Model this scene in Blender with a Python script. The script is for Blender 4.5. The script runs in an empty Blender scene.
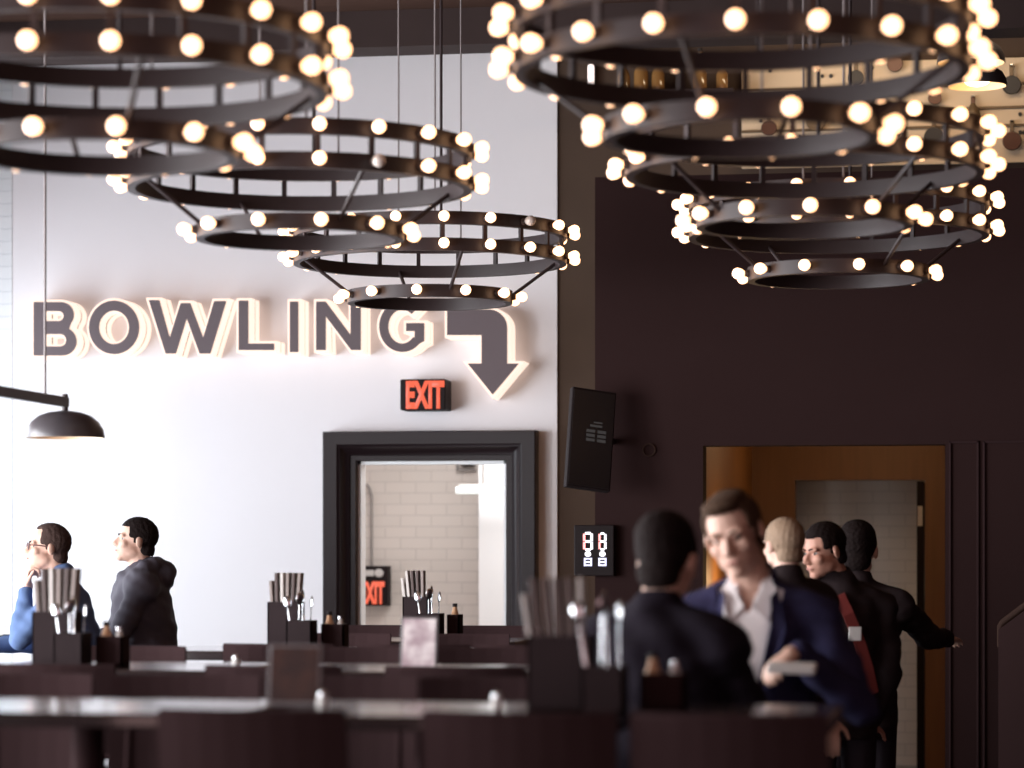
import bpy, bmesh, math, random
from mathutils import Vector, Matrix, Euler
random.seed(7)
C = bpy.context.scene.collection
PI = math.pi
R = math.radians
SC = bpy.context.scene

# ------------------------------------------------------------------ camera frame (image taken as 1024 x 768)
TH = R(9.3); CT, ST = math.cos(TH), math.sin(TH)
F = 2800.0; HZ = 550.0; CAMZ = 1.55
FW = Vector((-ST, CT, 0)); RT = Vector((CT, ST, 0))
def at(px, py, d):
    return FW*d + RT*((px-512)/F*d) + Vector((0, 0, CAMZ+(HZ-py)/F*d))
def dY(px, Y):
    return Y/(CT+(px-512)/F*ST)
def atY(px, py, Y):
    return at(px, py, dY(px, Y))
def XY(px, Y):
    p = atY(px, HZ, Y); return p.x
def ZY(px, py, Y):
    return atY(px, py, Y).z

# ------------------------------------------------------------------ materials
def mat(name, col, rough=0.6, metal=0.0, var=0.0, scale=8.0, spec=0.5, bump=0.0, col2=None, stretch=(1,1,1), coat=0.0):
    m = bpy.data.materials.new(name); m.use_nodes = True
    nt = m.node_tree; b = nt.nodes['Principled BSDF']
    b.inputs['Roughness'].default_value = rough
    b.inputs['Metallic'].default_value = metal
    b.inputs['Specular IOR Level'].default_value = spec
    b.inputs['Coat Weight'].default_value = coat
    c1 = (*col, 1)
    tc = nt.nodes.new('ShaderNodeTexCoord'); mp = nt.nodes.new('ShaderNodeMapping')
    mp.inputs['Scale'].default_value = stretch
    nz = nt.nodes.new('ShaderNodeTexNoise'); nz.inputs['Scale'].default_value = scale; nz.inputs['Detail'].default_value = 4
    nt.links.new(tc.outputs['Object'], mp.inputs['Vector']); nt.links.new(mp.outputs[0], nz.inputs['Vector'])
    mx = nt.nodes.new('ShaderNodeMix'); mx.data_type = 'RGBA'
    c2 = col2 if col2 else tuple(max(0, c*(1-var)) for c in col)
    mx.inputs['A'].default_value = c1; mx.inputs['B'].default_value = (*c2, 1)
    nt.links.new(nz.outputs['Fac'], mx.inputs['Factor']); nt.links.new(mx.outputs['Result'], b.inputs['Base Color'])
    if bump:
        bp = nt.nodes.new('ShaderNodeBump'); bp.inputs['Strength'].default_value = bump; bp.inputs['Distance'].default_value = 0.01
        nt.links.new(nz.outputs['Fac'], bp.inputs['Height']); nt.links.new(bp.outputs[0], b.inputs['Normal'])
    return m

def emis(name, col, strength, base=(0.8, 0.8, 0.8)):
    m = bpy.data.materials.new(name); m.use_nodes = True
    b = m.node_tree.nodes['Principled BSDF']
    b.inputs['Base Color'].default_value = (*base, 1)
    b.inputs['Emission Color'].default_value = (*col, 1); b.inputs['Emission Strength'].default_value = strength
    return m

def brick(name, c1, c2, mortar, w=0.4, h=0.2, ms=0.006, rough=0.7, axis='XZ', bump=0.5):
    m = bpy.data.materials.new(name); m.use_nodes = True
    nt = m.node_tree; b = nt.nodes['Principled BSDF']; b.inputs['Roughness'].default_value = rough
    tc = nt.nodes.new('ShaderNodeTexCoord'); sp = nt.nodes.new('ShaderNodeSeparateXYZ'); cb = nt.nodes.new('ShaderNodeCombineXYZ')
    nt.links.new(tc.outputs['Object'], sp.inputs[0])
    nt.links.new(sp.outputs['X' if axis[0] == 'X' else 'Y'], cb.inputs[0]); nt.links.new(sp.outputs['Z'], cb.inputs[1])
    br = nt.nodes.new('ShaderNodeTexBrick')
    br.inputs['Color1'].default_value = (*c1, 1); br.inputs['Color2'].default_value = (*c2, 1); br.inputs['Mortar'].default_value = (*mortar, 1)
    br.inputs['Scale'].default_value = 1.0; br.inputs['Brick Width'].default_value = w; br.inputs['Row Height'].default_value = h
    br.inputs['Mortar Size'].default_value = ms
    nt.links.new(cb.outputs[0], br.inputs['Vector']); nt.links.new(br.outputs['Color'], b.inputs['Base Color'])
    bp = nt.nodes.new('ShaderNodeBump'); bp.inputs['Strength'].default_value = bump; bp.inputs['Distance'].default_value = 0.01; bp.invert = True
    nt.links.new(br.outputs['Fac'], bp.inputs['Height']); nt.links.new(bp.outputs[0], b.inputs['Normal'])
    return m

def glass(name, col=(1, 1, 1), rough=0.02):
    m = bpy.data.materials.new(name); m.use_nodes = True
    b = m.node_tree.nodes['Principled BSDF']
    b.inputs['Base Color'].default_value = (*col, 1); b.inputs['Roughness'].default_value = rough
    b.inputs['Transmission Weight'].default_value = 1.0; b.inputs['IOR'].default_value = 1.45
    return m

M = {}
M['white_wall'] = mat('white_wall_paint', (0.80, 0.765, 0.785), 0.75, var=0.03, scale=3, bump=0.05)
M['white_brick'] = brick('white_painted_brick', (0.78, 0.78, 0.80), (0.76, 0.765, 0.785), (0.68, 0.69, 0.72), 0.24, 0.08, 0.005, axis='YZ')
M['pier_brick'] = brick('pier_painted_brick', (0.76, 0.77, 0.79), (0.74, 0.755, 0.775), (0.68, 0.695, 0.72), 0.24, 0.08, 0.006, bump=0.4)
M['corridor_brick'] = brick('corridor_painted_block', (0.74, 0.68, 0.63), (0.71, 0.655, 0.605), (0.60, 0.55, 0.51), 0.23, 0.082, 0.004, bump=0.35)
M['brown_wall'] = mat('brown_wall_paint', (0.085, 0.055, 0.040), 0.85, var=0.2, scale=5, spec=0.15)
M['dark_wall'] = mat('dark_wall_paint', (0.029, 0.0145, 0.0142), 0.9, var=0.12, scale=4, spec=0.08)
M['ceiling'] = mat('ceiling_wood', (0.085, 0.045, 0.034), 0.85, var=0.45, scale=3, stretch=(0.4, 6, 1), spec=0.05)
M['beam'] = mat('dark_beam', (0.05, 0.032, 0.03), 0.8, var=0.3, scale=4, spec=0.2)
M['floor'] = mat('dark_floor', (0.030, 0.019, 0.019), 0.8, var=0.3, scale=3, spec=0.1)
M['floor_pale'] = mat('corridor_floor', (0.40, 0.38, 0.36), 0.6, var=0.1, scale=3)
M['casing'] = mat('black_casing_paint', (0.016, 0.0095, 0.011), 0.34, var=0.1, scale=6, spec=0.22)
M['metal'] = mat('black_ring_metal', (0.034, 0.022, 0.023), 0.45, 0.0, var=0.15, scale=20, spec=0.35)
M['socket'] = mat('bulb_socket_black', (0.06, 0.04, 0.035), 0.5)
M['cable'] = mat('grey_cable', (0.20, 0.17, 0.17), 0.6)
M['bulb'] = emis('lit_bulb_glass', (1.0, 0.53, 0.26), 4.3)
M['bulb_off'] = mat('unlit_bulb_glass', (0.75, 0.66, 0.60), 0.2, coat=0.4)
M['face'] = mat('sign_face_paint', (0.125, 0.090, 0.098), 0.6, var=0.1, scale=10)
M['neon'] = emis('sign_side_light', (1.0, 0.79, 0.66), 1.10, base=(0.25, 0.2, 0.18))
M['neon_gap'] = mat('sign_return_metal', (0.03, 0.006, 0.004), 0.8)
M['black'] = mat('black_plastic', (0.016, 0.0105, 0.011), 0.6, var=0.2, scale=10, spec=0.15)
M['black_matte'] = mat('black_matte', (0.036, 0.023, 0.023), 0.8, var=0.2, scale=10, spec=0.15)
M['red_led'] = emis('exit_red_light', (1.0, 0.16, 0.085), 1.05, base=(0.05,0.005,0.005))
M['stencil_white'] = mat('pale_marking', (0.62, 0.60, 0.58), 0.6)
M['table'] = mat('polished_dark_tabletop', (0.022, 0.014, 0.014), 0.20, var=0.2, scale=6, spec=0.6, coat=1.0)
M['table'].node_tree.nodes['Principled BSDF'].inputs['Coat Roughness'].default_value = 0.15; M['table'].node_tree.nodes['Principled BSDF'].inputs['Coat IOR'].default_value = 1.8
M['stool'] = mat('stool_black_wood', (0.037, 0.0205, 0.0215), 0.95, var=0.15, scale=8, spec=0.05)
M['caddy'] = mat('caddy_black', (0.026, 0.016, 0.0175), 0.7, var=0.2, scale=9, spec=0.12)
M['menu_edge'] = mat('menu_grey_card', (0.30, 0.24, 0.22), 0.6, var=0.25, scale=30)
M['menu_dark'] = mat('menu_brown_cover', (0.10, 0.065, 0.06), 0.5, var=0.2, scale=20)
M['menu_white'] = mat('menu_white_card', (0.62, 0.57, 0.54), 0.6, var=0.1, scale=20)
M['steel'] = mat('cutlery_steel', (0.62, 0.63, 0.66), 0.22, 1.0, var=0.05)
M['kraft'] = mat('tan_label', (0.55, 0.30, 0.16), 0.6, var=0.15)
M['acrylic'] = mat('acrylic_edge', (0.16, 0.15, 0.155), 0.2, var=0.1)
M['paper'] = mat('white_paper', (0.80, 0.78, 0.76), 0.7, var=0.04)
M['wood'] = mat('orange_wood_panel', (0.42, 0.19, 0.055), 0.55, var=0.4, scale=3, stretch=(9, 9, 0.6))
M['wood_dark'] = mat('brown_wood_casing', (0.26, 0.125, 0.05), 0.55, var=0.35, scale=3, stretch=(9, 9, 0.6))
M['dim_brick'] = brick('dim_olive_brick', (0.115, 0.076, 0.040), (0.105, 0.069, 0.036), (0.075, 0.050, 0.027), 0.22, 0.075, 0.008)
M['cream'] = mat('cream_board', (0.66, 0.50, 0.34), 0.6, var=0.12, scale=5)
M['pan_dark'] = mat('dark_pan_iron', (0.018, 0.013, 0.013), 0.5)
M['pan_copper'] = mat('brown_pan_copper', (0.10, 0.038, 0.022), 0.4, 0.2, var=0.2)
M['pan_olive'] = mat('tan_pan_brass', (0.15, 0.095, 0.05), 0.45, 0.2, var=0.2)
M['shade_in'] = mat('warm_shade_lining', (0.85, 0.70, 0.50), 0.5)
M['shade_out'] = mat('dark_shade_enamel', (0.060, 0.052, 0.058), 0.35, var=0.1)
M['warm_lamp'] = emis('warm_lamp_glow', (1.0, 0.62, 0.30), 9.0)
M['dim_lamp'] = emis('dim_warm_lamp_glow', (1.0, 0.42, 0.16), 2.5)
M['tube_pink'] = emis('pink_white_tube', (1.0, 0.80, 0.74), 1.6)
M['amber'] = mat('amber_glass', (0.30, 0.15, 0.05), 0.1, coat=0.6)
M['screen'] = mat('dark_screen', (0.012, 0.009, 0.010), 0.3)
M['screen_grey'] = emis('dim_screen_grey', (0.9, 0.85, 0.85), 0.035, base=(0.02, 0.02, 0.02))
M['digit_white'] = emis('digit_white_light', (0.95, 0.92, 1.0), 1.5)
M['digit_red'] = emis('digit_red_light', (1.0, 0.12, 0.10), 1.6)
M['digit_blue'] = emis('digit_blue_light', (0.62, 0.62, 1.0), 1.0)
M['fixture_white'] = emis('fluorescent_cover', (0.86, 1.0, 0.98), 0.78)
M['white_panel'] = mat('white_gloss_panel', (0.86, 0.88, 0.90), 0.4)
M['conduit'] = mat('grey_conduit', (0.28, 0.26, 0.25), 0.5)
M['handrail'] = mat('handrail_wood', (0.040, 0.021, 0.016), 0.8, var=0.2, spec=0.1)
M['skin'] = mat('skin_fair', (0.64, 0.40, 0.31), 0.55, var=0.10, scale=18)
M['skin_ruddy'] = mat('skin_ruddy', (0.58, 0.30, 0.22), 0.55, var=0.12, scale=18)
M['hair_brown'] = mat('hair_brown', (0.085, 0.050, 0.033), 0.85, spec=0.12, var=0.5, scale=60, bump=0.6)
M['hair_black'] = mat('hair_black', (0.013, 0.0075, 0.007), 0.85, spec=0.12, var=0.4, scale=60, bump=0.6)
M['hair_grey'] = mat('hair_grey_brown', (0.075, 0.046, 0.04), 0.85, spec=0.12, var=0.5, scale=60, bump=0.6)
M['hair_fair'] = mat('hair_fair_cropped', (0.30, 0.20, 0.13), 0.8, var=0.3, scale=60, bump=0.4)
M['blue_cloth'] = mat('blue_jacket_cloth', (0.11, 0.17, 0.33), 0.85, var=0.25, scale=14, bump=0.3, spec=0.2)
M['charcoal_cloth'] = mat('charcoal_jacket_cloth', (0.085, 0.075, 0.095), 0.8, var=0.4, scale=9, bump=0.4, spec=0.25)
M['navy_cloth'] = mat('navy_suit_cloth', (0.027, 0.025, 0.068), 0.9, var=0.25, scale=12, bump=0.3, spec=0.2)
M['dark_cloth'] = mat('black_jacket_cloth', (0.024, 0.0155, 0.017), 0.9, var=0.25, scale=12, bump=0.3, spec=0.15)
M['inkblue_cloth'] = mat('ink_blue_jacket_cloth', (0.013, 0.0095, 0.016), 0.95, var=0.25, scale=12, bump=0.3, spec=0.15)
M['white_shirt'] = mat('white_shirt_cloth', (0.80, 0.74, 0.74), 0.8, var=0.06, scale=20, bump=0.2)
M['lilac_shirt'] = mat('lilac_shirt_cloth', (0.36, 0.32, 0.50), 0.8, var=0.1, scale=20)
M['trousers'] = mat('dark_trousers_cloth', (0.030, 0.024, 0.030), 0.9, var=0.2, scale=12, spec=0.1)
M['shoe'] = mat('black_shoe_leather', (0.02, 0.016, 0.015), 0.4)
M['eye_white'] = mat('eye_white', (0.42, 0.37, 0.34), 0.3)
M['iris'] = mat('dark_iris', (0.03, 0.02, 0.015), 0.2)
M['lip'] = mat('lip_pink', (0.45, 0.19, 0.16), 0.5)
M['red_strap'] = mat('red_strap_cloth', (0.13, 0.012, 0.009), 0.9)
M['glasses'] = mat('dark_red_glasses_frame', (0.09, 0.03, 0.03), 0.4)

# card print for the bright table tent
def card_print(name, base, pale, amt):
    m = bpy.data.materials.new(name); m.use_nodes = True
    nt = m.node_tree; b = nt.nodes['Principled BSDF']; b.inputs['Roughness'].default_value = 0.25
    tc = nt.nodes.new('ShaderNodeTexCoord'); nz = nt.nodes.new('ShaderNodeTexNoise'); nz.inputs['Scale'].default_value = 14
    nt.links.new(tc.outputs['Object'], nz.inputs['Vector'])
    cr = nt.nodes.new('ShaderNodeValToRGB'); cr.color_ramp.elements[0].position = 0.5-amt; cr.color_ramp.elements[1].position = 0.5+amt
    cr.color_ramp.elements[0].color = (*base, 1); cr.color_ramp.elements[1].color = (*pale, 1)
    nt.links.new(nz.outputs['Fac'], cr.inputs[0]); nt.links.new(cr.outputs[0], b.inputs['Base Color'])
    return m
M['card_pale'] = card_print('pale_printed_card', (0.50, 0.38, 0.42), (0.95, 0.88, 0.88), 0.14)
M['card_dark'] = card_print('dark_printed_card', (0.018, 0.010, 0.010), (0.045, 0.019, 0.013), 0.15)

# ------------------------------------------------------------------ mesh builder
class MB:
    def __init__(s): s.v = []; s.f = []
    def add(s, vs, fs):
        o = len(s.v); s.v += [Vector(p) for p in vs]; s.f += [tuple(i+o for i in f) for f in fs]; return s
    def box(s, c, size, rot=None, b=0.0):
        x, y, z = (k/2 for k in size); c = Vector(c)
        if b <= 0:
            vs = [(-x,-y,-z),(x,-y,-z),(x,y,-z),(-x,y,-z),(-x,-y,z),(x,-y,z),(x,y,z),(-x,y,z)]
            fs = [(0,3,2,1),(4,5,6,7),(0,1,5,4),(1,2,6,5),(2,3,7,6),(3,0,4,7)]
        else:
            bm = bmesh.new(); bmesh.ops.create_cube(bm, size=1.0)
            for v in bm.verts: v.co = Vector((v.co.x*2*x, v.co.y*2*y, v.co.z*2*z))
            bmesh.ops.bevel(bm, geom=list(bm.edges), offset=min(b, 0.49*min(size)), segments=2, affect='EDGES', profile=0.5)
            bm.verts.index_update(); vs = [v.co.copy() for v in bm.verts]; fs = [tuple(v.index for v in f.verts) for f in bm.faces]; bm.free()
        if rot is not None: vs = [rot @ Vector(p) for p in vs]
        return s.add([Vector(p)+c for p in vs], fs)
    def minmax(s, a, b, bev=0.0):
        a, b = Vector(a), Vector(b)
        return s.box((a+b)/2, (abs(b.x-a.x), abs(b.y-a.y), abs(b.z-a.z)), None, bev)
    def lathe(s, prof, p0=(0,0,0), axis=(0,0,1), n=20, caps=True):
        axis = Vector(axis).normalized(); q = Vector((0,0,1)).rotation_difference(axis); p0 = Vector(p0)
        vs = []; fs = []
        for (r, z) in prof:
            for k in range(n):
                a = 2*PI*k/n; vs.append(q @ Vector((r*math.cos(a), r*math.sin(a), z)) + p0)
        for i in range(len(prof)-1):
            for k in range(n):
                k2 = (k+1) % n; fs.append((i*n+k, i*n+k2, (i+1)*n+k2, (i+1)*n+k))
        if caps:
            fs.append(tuple(reversed(range(n)))); fs.append(tuple(range((len(prof)-1)*n, len(prof)*n)))
        return s.add(vs, fs)
    def cyl(s, a, b, r1, r2=None, n=14):
        a, b = Vector(a), Vector(b); r2 = r1 if r2 is None else r2
        return s.lathe([(r1, 0), (r2, (b-a).length)], a, b-a, n)
    def cap(s, a, b, r1, r2=None, n=14):
        a, b = Vector(a), Vector(b); r2 = r1 if r2 is None else r2
        L = (b-a).length; pr = []
        for i in range(6):
            t = PI/2*(i+0.12)/5.12; pr.append((r1*math.sin(t), -r1*math.cos(t)))
        for i in range(6):
            t = PI/2*i/5.12; pr.append((r2*math.cos(t), L+r2*math.sin(t)))
        ax = (b-a) if L > 1e-6 else Vector((0,0,1))
        return s.lathe(pr, a, ax, n)
    def ell(s, c, r, rot=None, n=18, m=10):
        c = Vector(c); vs = []; fs = []
        for i in range(1, m):
            t = PI*i/m
            for k in range(n):
                a = 2*PI*k/n; vs.append(Vector((r[0]*math.sin(t)*math.cos(a), r[1]*math.sin(t)*math.sin(a), -r[2]*math.cos(t))))
        for i in range(m-2):
            for k in range(n):
                k2 = (k+1) % n; fs.append((i*n+k, i*n+k2, (i+1)*n+k2, (i+1)*n+k))
        vs.append(Vector((0,0,-r[2]))); vs.append(Vector((0,0,r[2]))); b, t = len(vs)-2, len(vs)-1
        for k in range(n):
            k2 = (k+1) % n; fs.append((b, k2, k)); fs.append((t, (m-2)*n+k, (m-2)*n+k2))
        if rot is not None: vs = [rot @ p for p in vs]
        return s.add([p+c for p in vs], fs)
    def tube(s, pts, r, n=8):
        pts = [Vector(p) for p in pts]
        vs = []; fs = []; up = Vector((0,0,1)); prev = None
        for i, p in enumerate(pts):
            t = (pts[min(i+1, len(pts)-1)]-pts[max(i-1, 0)]).normalized()
            if prev is None:
                u = t.orthogonal().normalized()
            else:
                u = (prev - t*prev.dot(t)).normalized()
            prev = u; w = t.cross(u)
            for k in range(n):
                a = 2*PI*k/n; vs.append(p + (u*math.cos(a)+w*math.sin(a))*r)
        for i in range(len(pts)-1):
            for k in range(n):
                k2 = (k+1) % n; fs.append((i*n+k, i*n+k2, (i+1)*n+k2, (i+1)*n+k))
        fs.append(tuple(reversed(range(n)))); fs.append(tuple(range((len(pts)-1)*n, len(pts)*n)))
        return s.add(vs, fs)
    def ring(s, r0, r1, z0, z1, n=96, c=(0,0,0)):
        vs = []; fs = []; c = Vector(c)
        for k in range(n):
            a = 2*PI*k/n; ca, sa = math.cos(a), math.sin(a)
            for (r, z) in ((r0, z0), (r1, z0), (r1, z1), (r0, z1)): vs.append(Vector((r*ca, r*sa, z))+c)
        for k in range(n):
            k2 = (k+1) % n
            for j in range(4):
                j2 = (j+1) % 4; fs.append((k*4+j, k2*4+j, k2*4+j2, k*4+j2))
        return s.add(vs, fs)
    def loft(s, secs, n=24):
        # secs: (center, rx, ry, rot)   closed stack of ellipses
        vs = []; fs = []
        for (c, rx, ry, rot) in secs:
            for k in range(n):
                a = 2*PI*k/n; p = Vector((rx*math.cos(a), ry*math.sin(a), 0))
                vs.append((rot @ p if rot is not None else p)+Vector(c))
        for i in range(len(secs)-1):
            for k in range(n):
                k2 = (k+1) % n; fs.append((i*n+k, i*n+k2, (i+1)*n+k2, (i+1)*n+k))
        fs.append(tuple(reversed(range(n)))); fs.append(tuple(range((len(secs)-1)*n, len(secs)*n)))
        return s.add(vs, fs)
    def mesh(s, name):
        me = bpy.data.meshes.new(name); me.from_pydata([tuple(v) for v in s.v], [], s.f); me.update()
        bm = bmesh.new(); bm.from_mesh(me); bmesh.ops.recalc_face_normals(bm, faces=bm.faces); bm.to_mesh(me); bm.free()
        return me
    def build(s, name, m, parent=None, smooth=None, loc=None):
        me = s.mesh(name)
        return link(name, me, m, parent, smooth, loc)

def link(name, me, m, parent=None, smooth=None, loc=None):
    if m is not None and len(me.materials) == 0: me.materials.append(m)
    o = bpy.data.objects.new(name, me); C.objects.link(o)
    if smooth is not None:
        sharp = math.cos(R(smooth))
        for p in me.polygons: p.use_smooth = True
        if smooth < 179: me.set_sharp_from_angle(angle=R(smooth))
    if parent is not None: o.parent = parent
    if loc is not None: o.location = loc
    return o

def tag(o, label, cat=None, group=None, kind=None):
    if label: o['label'] = label
    if cat: o['category'] = cat
    if group: o['group'] = group
    if kind: o['kind'] = kind
    return o
def thing(name, label, cat, loc=(0,0,0), rz=0, group=None):
    o = bpy.data.objects.new(name, None); C.objects.link(o); o.empty_display_size = 0.1
    o.location = loc; o.rotation_euler = (0, 0, rz)
    return tag(o, label, cat, group)
def struct(o, label=None): return tag(o, label, None, None, 'structure')
def copy_tree(o, parent=None):
    c = o.copy(); C.objects.link(c); c.parent = parent
    for ch in list(o.children): copy_tree(ch, c)
    return c

# ------------------------------------------------------------------ setting
YW = 17.1; YP = 15.5; CEIL = 4.65; XL = XY(-34, YW); XR = 4.2
X_end = XY(557, YW); dx0 = XY(358, YW); dx1 = XY(507, YW); dz = ZY(440, 461, YW)
b = MB().minmax((-9, -3, -0.06), (9, 22.5, 0)).build('floor', M['floor']); struct(b, 'dark floor of the hall')
b = MB().minmax((-9, -1, CEIL), (9, 22.5, CEIL+0.15)).build('ceiling', M['ceiling']); struct(b, 'dark brown wooden ceiling')
b = MB()
for (x0, x1, z0, z1) in ((XL-0.6, dx0, 0, CEIL), (dx1, X_end, 0, CEIL), (dx0, dx1, dz, CEIL)):
    b.minmax((x0, YW, z0), (x1, YW+0.12, z1))
struct(b.build('wall_back', M['white_wall']), 'white wall carrying the lit sign and the black framed doorway')
b = MB().minmax((XL-0.1, YW-0.004, 0), (XY(12, YW-0.004), YW+0.001, CEIL)).build('wall_pier', M['pier_brick']); struct(b, 'white painted brick pier at the left end of the white wall')
# brown wall to its right; opening for the vestibule
vx0 = XY(703, YP); vx1 = XY(945, YP); vz = ZY(820, 445, YP)
b = MB()
for (x0, x1, z0, z1) in ((X_end, vx0-0.1, 0, CEIL), (vx1+0.1, XR+1, 0, CEIL), (vx0-0.1, vx1+0.1, 2.7, CEIL)):
    b.minmax((x0, YW+0.02, z0), (x1, YW+0.22, z1))
struct(b.build('wall_back_right', M['brown_wall']), 'brown wall beside and above the dark partition')
# dark partition
pz = ZY(700, 175, YP); px0 = XY(595, YP)
b = MB()
for (x0, x1, z0, z1) in ((px0, vx0, 0, pz), (vx1, XR+0.9, 0, pz), (vx0, vx1, vz, pz)):
    b.minmax((x0, YP, z0), (x1, YP+0.2, z1))
struct(b.build('wall_partition', M['dark_wall']), 'dark brown partition wall with a wood lined opening')
# raised panel mouldings on the partition right of the opening
b = MB()
for (pxa, pxb) in ((949, 979), (983, 1040)):
    xa, xb = XY(pxa, YP), XY(pxb, YP); za, zb = 0.25, ZY(960, 441, YP)
    for (x0, x1, z0, z1) in ((xa, xa+0.012, za, zb), (xb-0.012, xb, za, zb), (xa, xb, za, za+0.012), (xa, xb, zb-0.012, zb)):
        b.minmax((x0, YP-0.012, z0), (x1, YP, z1), 0.003)
struct(b.build('trim_2', M['stool']), 'thin panel moulding on the dark partition')
# vestibule
VY = 19.0
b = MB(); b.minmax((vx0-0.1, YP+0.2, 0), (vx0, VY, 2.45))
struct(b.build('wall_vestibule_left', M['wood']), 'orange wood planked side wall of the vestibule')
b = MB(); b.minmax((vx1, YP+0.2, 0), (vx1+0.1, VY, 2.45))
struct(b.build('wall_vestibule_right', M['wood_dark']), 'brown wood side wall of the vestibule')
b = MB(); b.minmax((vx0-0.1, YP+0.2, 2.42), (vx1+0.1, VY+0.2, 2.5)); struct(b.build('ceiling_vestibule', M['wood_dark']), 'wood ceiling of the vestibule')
wx0 = XY(795, VY); wx1 = XY(925, VY); wz = ZY(860, 480, VY)
b = MB()
for (x0, x1, z0, z1) in ((vx0, wx0, 0, 2.45), (wx1, vx1, 0, 2.45), (wx0, wx1, wz, 2.45)):
    b.minmax((x0, VY, z0), (x1, VY+0.16, z1))
struct(b.build('wall_vestibule_back', M['wood_dark']), 'brown wood end wall of the vestibule around a dark doorway')
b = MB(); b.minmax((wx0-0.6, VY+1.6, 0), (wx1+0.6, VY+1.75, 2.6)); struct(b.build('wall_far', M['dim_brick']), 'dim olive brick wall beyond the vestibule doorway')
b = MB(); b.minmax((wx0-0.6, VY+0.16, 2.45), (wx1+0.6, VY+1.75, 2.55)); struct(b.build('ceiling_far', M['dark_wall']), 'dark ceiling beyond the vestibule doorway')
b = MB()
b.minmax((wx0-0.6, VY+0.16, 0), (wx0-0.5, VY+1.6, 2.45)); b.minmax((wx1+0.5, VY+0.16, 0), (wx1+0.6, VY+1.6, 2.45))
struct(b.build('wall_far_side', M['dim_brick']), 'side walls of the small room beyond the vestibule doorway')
# open door leaf seen edge on at the right jamb
t = MB().minmax((wx1-0.055, VY-0.012, 0.01), (wx1-0.006, VY+0.62, wz-0.01), 0.004).build('door_2', M['black']); struct(t, 'black door edge standing open at the right jamb')
h = MB().minmax((XY(917.5, VY-0.02), VY-0.022, ZY(920, 526, VY-.02)), (XY(922.5, VY-0.02), VY-0.010, ZY(920, 506, VY-.02)), 0.003).build('latch_plate', M['stencil_white'], t); h['label'] = 'pale metal latch plate'

# left wall with window openings out of the frame
b = MB()
wins = ((1.2, 4.6), (5.0, 8.4), (8.8, 12.2), (12.6, 16.95))
b.minmax((XL-0.3, 0, 0), (XL, YW, 0.35)); b.minmax((XL-0.3, 0, 3.9), (XL, YW, CEIL))
ys = [0] + [k for w in wins for k in w] + [YW]
for i in range(0, len(ys), 2): b.minmax((XL-0.3, ys[i], 0.35), (XL, ys[i+1], 3.9))
struct(b.build('wall_left', M['white_brick']), 'white painted brick side wall with tall windows')
for i, (y0, y1) in enumerate(wins):
    b = MB()
    for yy in (y0, (y0+y1)/2-0.03, y1-0.06): b.minmax((XL-0.2, yy, 0.35), (XL-0.12, yy+0.06, 3.9))
    for zz in (0.35, 2.1, 3.84): b.minmax((XL-0.2, y0, zz), (XL-0.12, y1, zz+0.06))
    struct(b.build('window_%d' % (i+1), M['casing']), 'black metal window frame in the side wall')
b = MB().minmax((XR+0.9, 0, 0), (XR+1.1, 22.5, CEIL)).build('wall_right', M['dark_wall']); struct(b, 'dark side wall')

# ceiling beam parallel to the back wall
b = MB().minmax((XL, 15.75, 4.44), (XR+0.9, 16.05, CEIL)).build('beam', M['beam']); struct(b, 'dark beam under the ceiling')
b = MB().minmax((XL, 11.2, 4.50), (XR+0.9, 11.5, CEIL)).build('beam', M['beam']); struct(b, 'dark beam under the ceiling')

# door casing swept around three sides, mitred
prof = [(0.0, 0.0), (0.0, -0.04), (0.006, -0.05), (0.036, -0.052), (0.040, -0.066), (0.050, -0.070), (0.085, -0.098), (0.092, -0.110),
        (0.104, -0.114), (0.112, -0.122), (0.192, -0.128), (0.20, -0.118), (0.20, 0.0)]
cas = dx0 - XY(327, YW)
sc_ = cas/0.20
vs = []; fs = []; n = len(prof)
for (sx, sz, ex, ez) in ((dx0, 0, -1, 0), (dx0, dz, -1, 1), (dx1, dz, 1, 1), (dx1, 0, 1, 0)):
    for (u, v) in prof: vs.append((sx+ex*u*sc_, YW+v, sz+ez*u*sc_*0.92))
for i in range(3):
    for k in range(n-1): fs.append((i*n+k, (i+1)*n+k, (i+1)*n+k+1, i*n+k+1))
fs.append(tuple(range(n))); fs.append(tuple(reversed(range(3*n, 4*n))))
t = MB().add(vs, fs).build('door_1', M['casing'], None, 35); struct(t, 'thick black moulded frame around the doorway below the sign')
b = MB()
b.minmax((dx0-0.002, YW, 0), (dx0+0.02, YW+0.13, dz)); b.minmax((dx1-0.02, YW, 0), (dx1+0.002, YW+0.13, dz)); b.minmax((dx0, YW, dz-0.02), (dx1, YW+0.13, dz))  # pale colour on the jamb stands in for light on its edge
j_ = b.build('jamb', M['white_panel'], t); j_['label'] = 'inner door jamb coloured pale as if lit'

# corridor beyond
CY = 20.2
b = MB().minmax((-5, CY, 0), (1.0, CY+0.2, 3.0)).build('wall_corridor', M['corridor_brick']); struct(b, 'painted block wall of the corridor behind the doorway')
b = MB().minmax((-5, YW+0.12, 2.85), (0.2, CY, 3.0)).build('ceiling_corridor', M['white_wall']); struct(b, 'white corridor ceiling')
b = MB().minmax((-5, YW+0.12, 0.0), (0.2, CY, 0.012)).build('floor_corridor', M['floor_pale']); struct(b, 'pale corridor floor')
b = MB(); b.minmax((-5, YW+0.12, 0), (-4.9, CY, 3.0)); struct(b.build('wall_corridor_left', M['white_wall']), 'corridor end wall')
b = MB(); b.minmax((0.02, YW+0.12, 0), (0.1, CY, 3.0)); struct(b.build('wall_corridor_right', M['white_wall']), 'corridor end wall on the other side')
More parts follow.
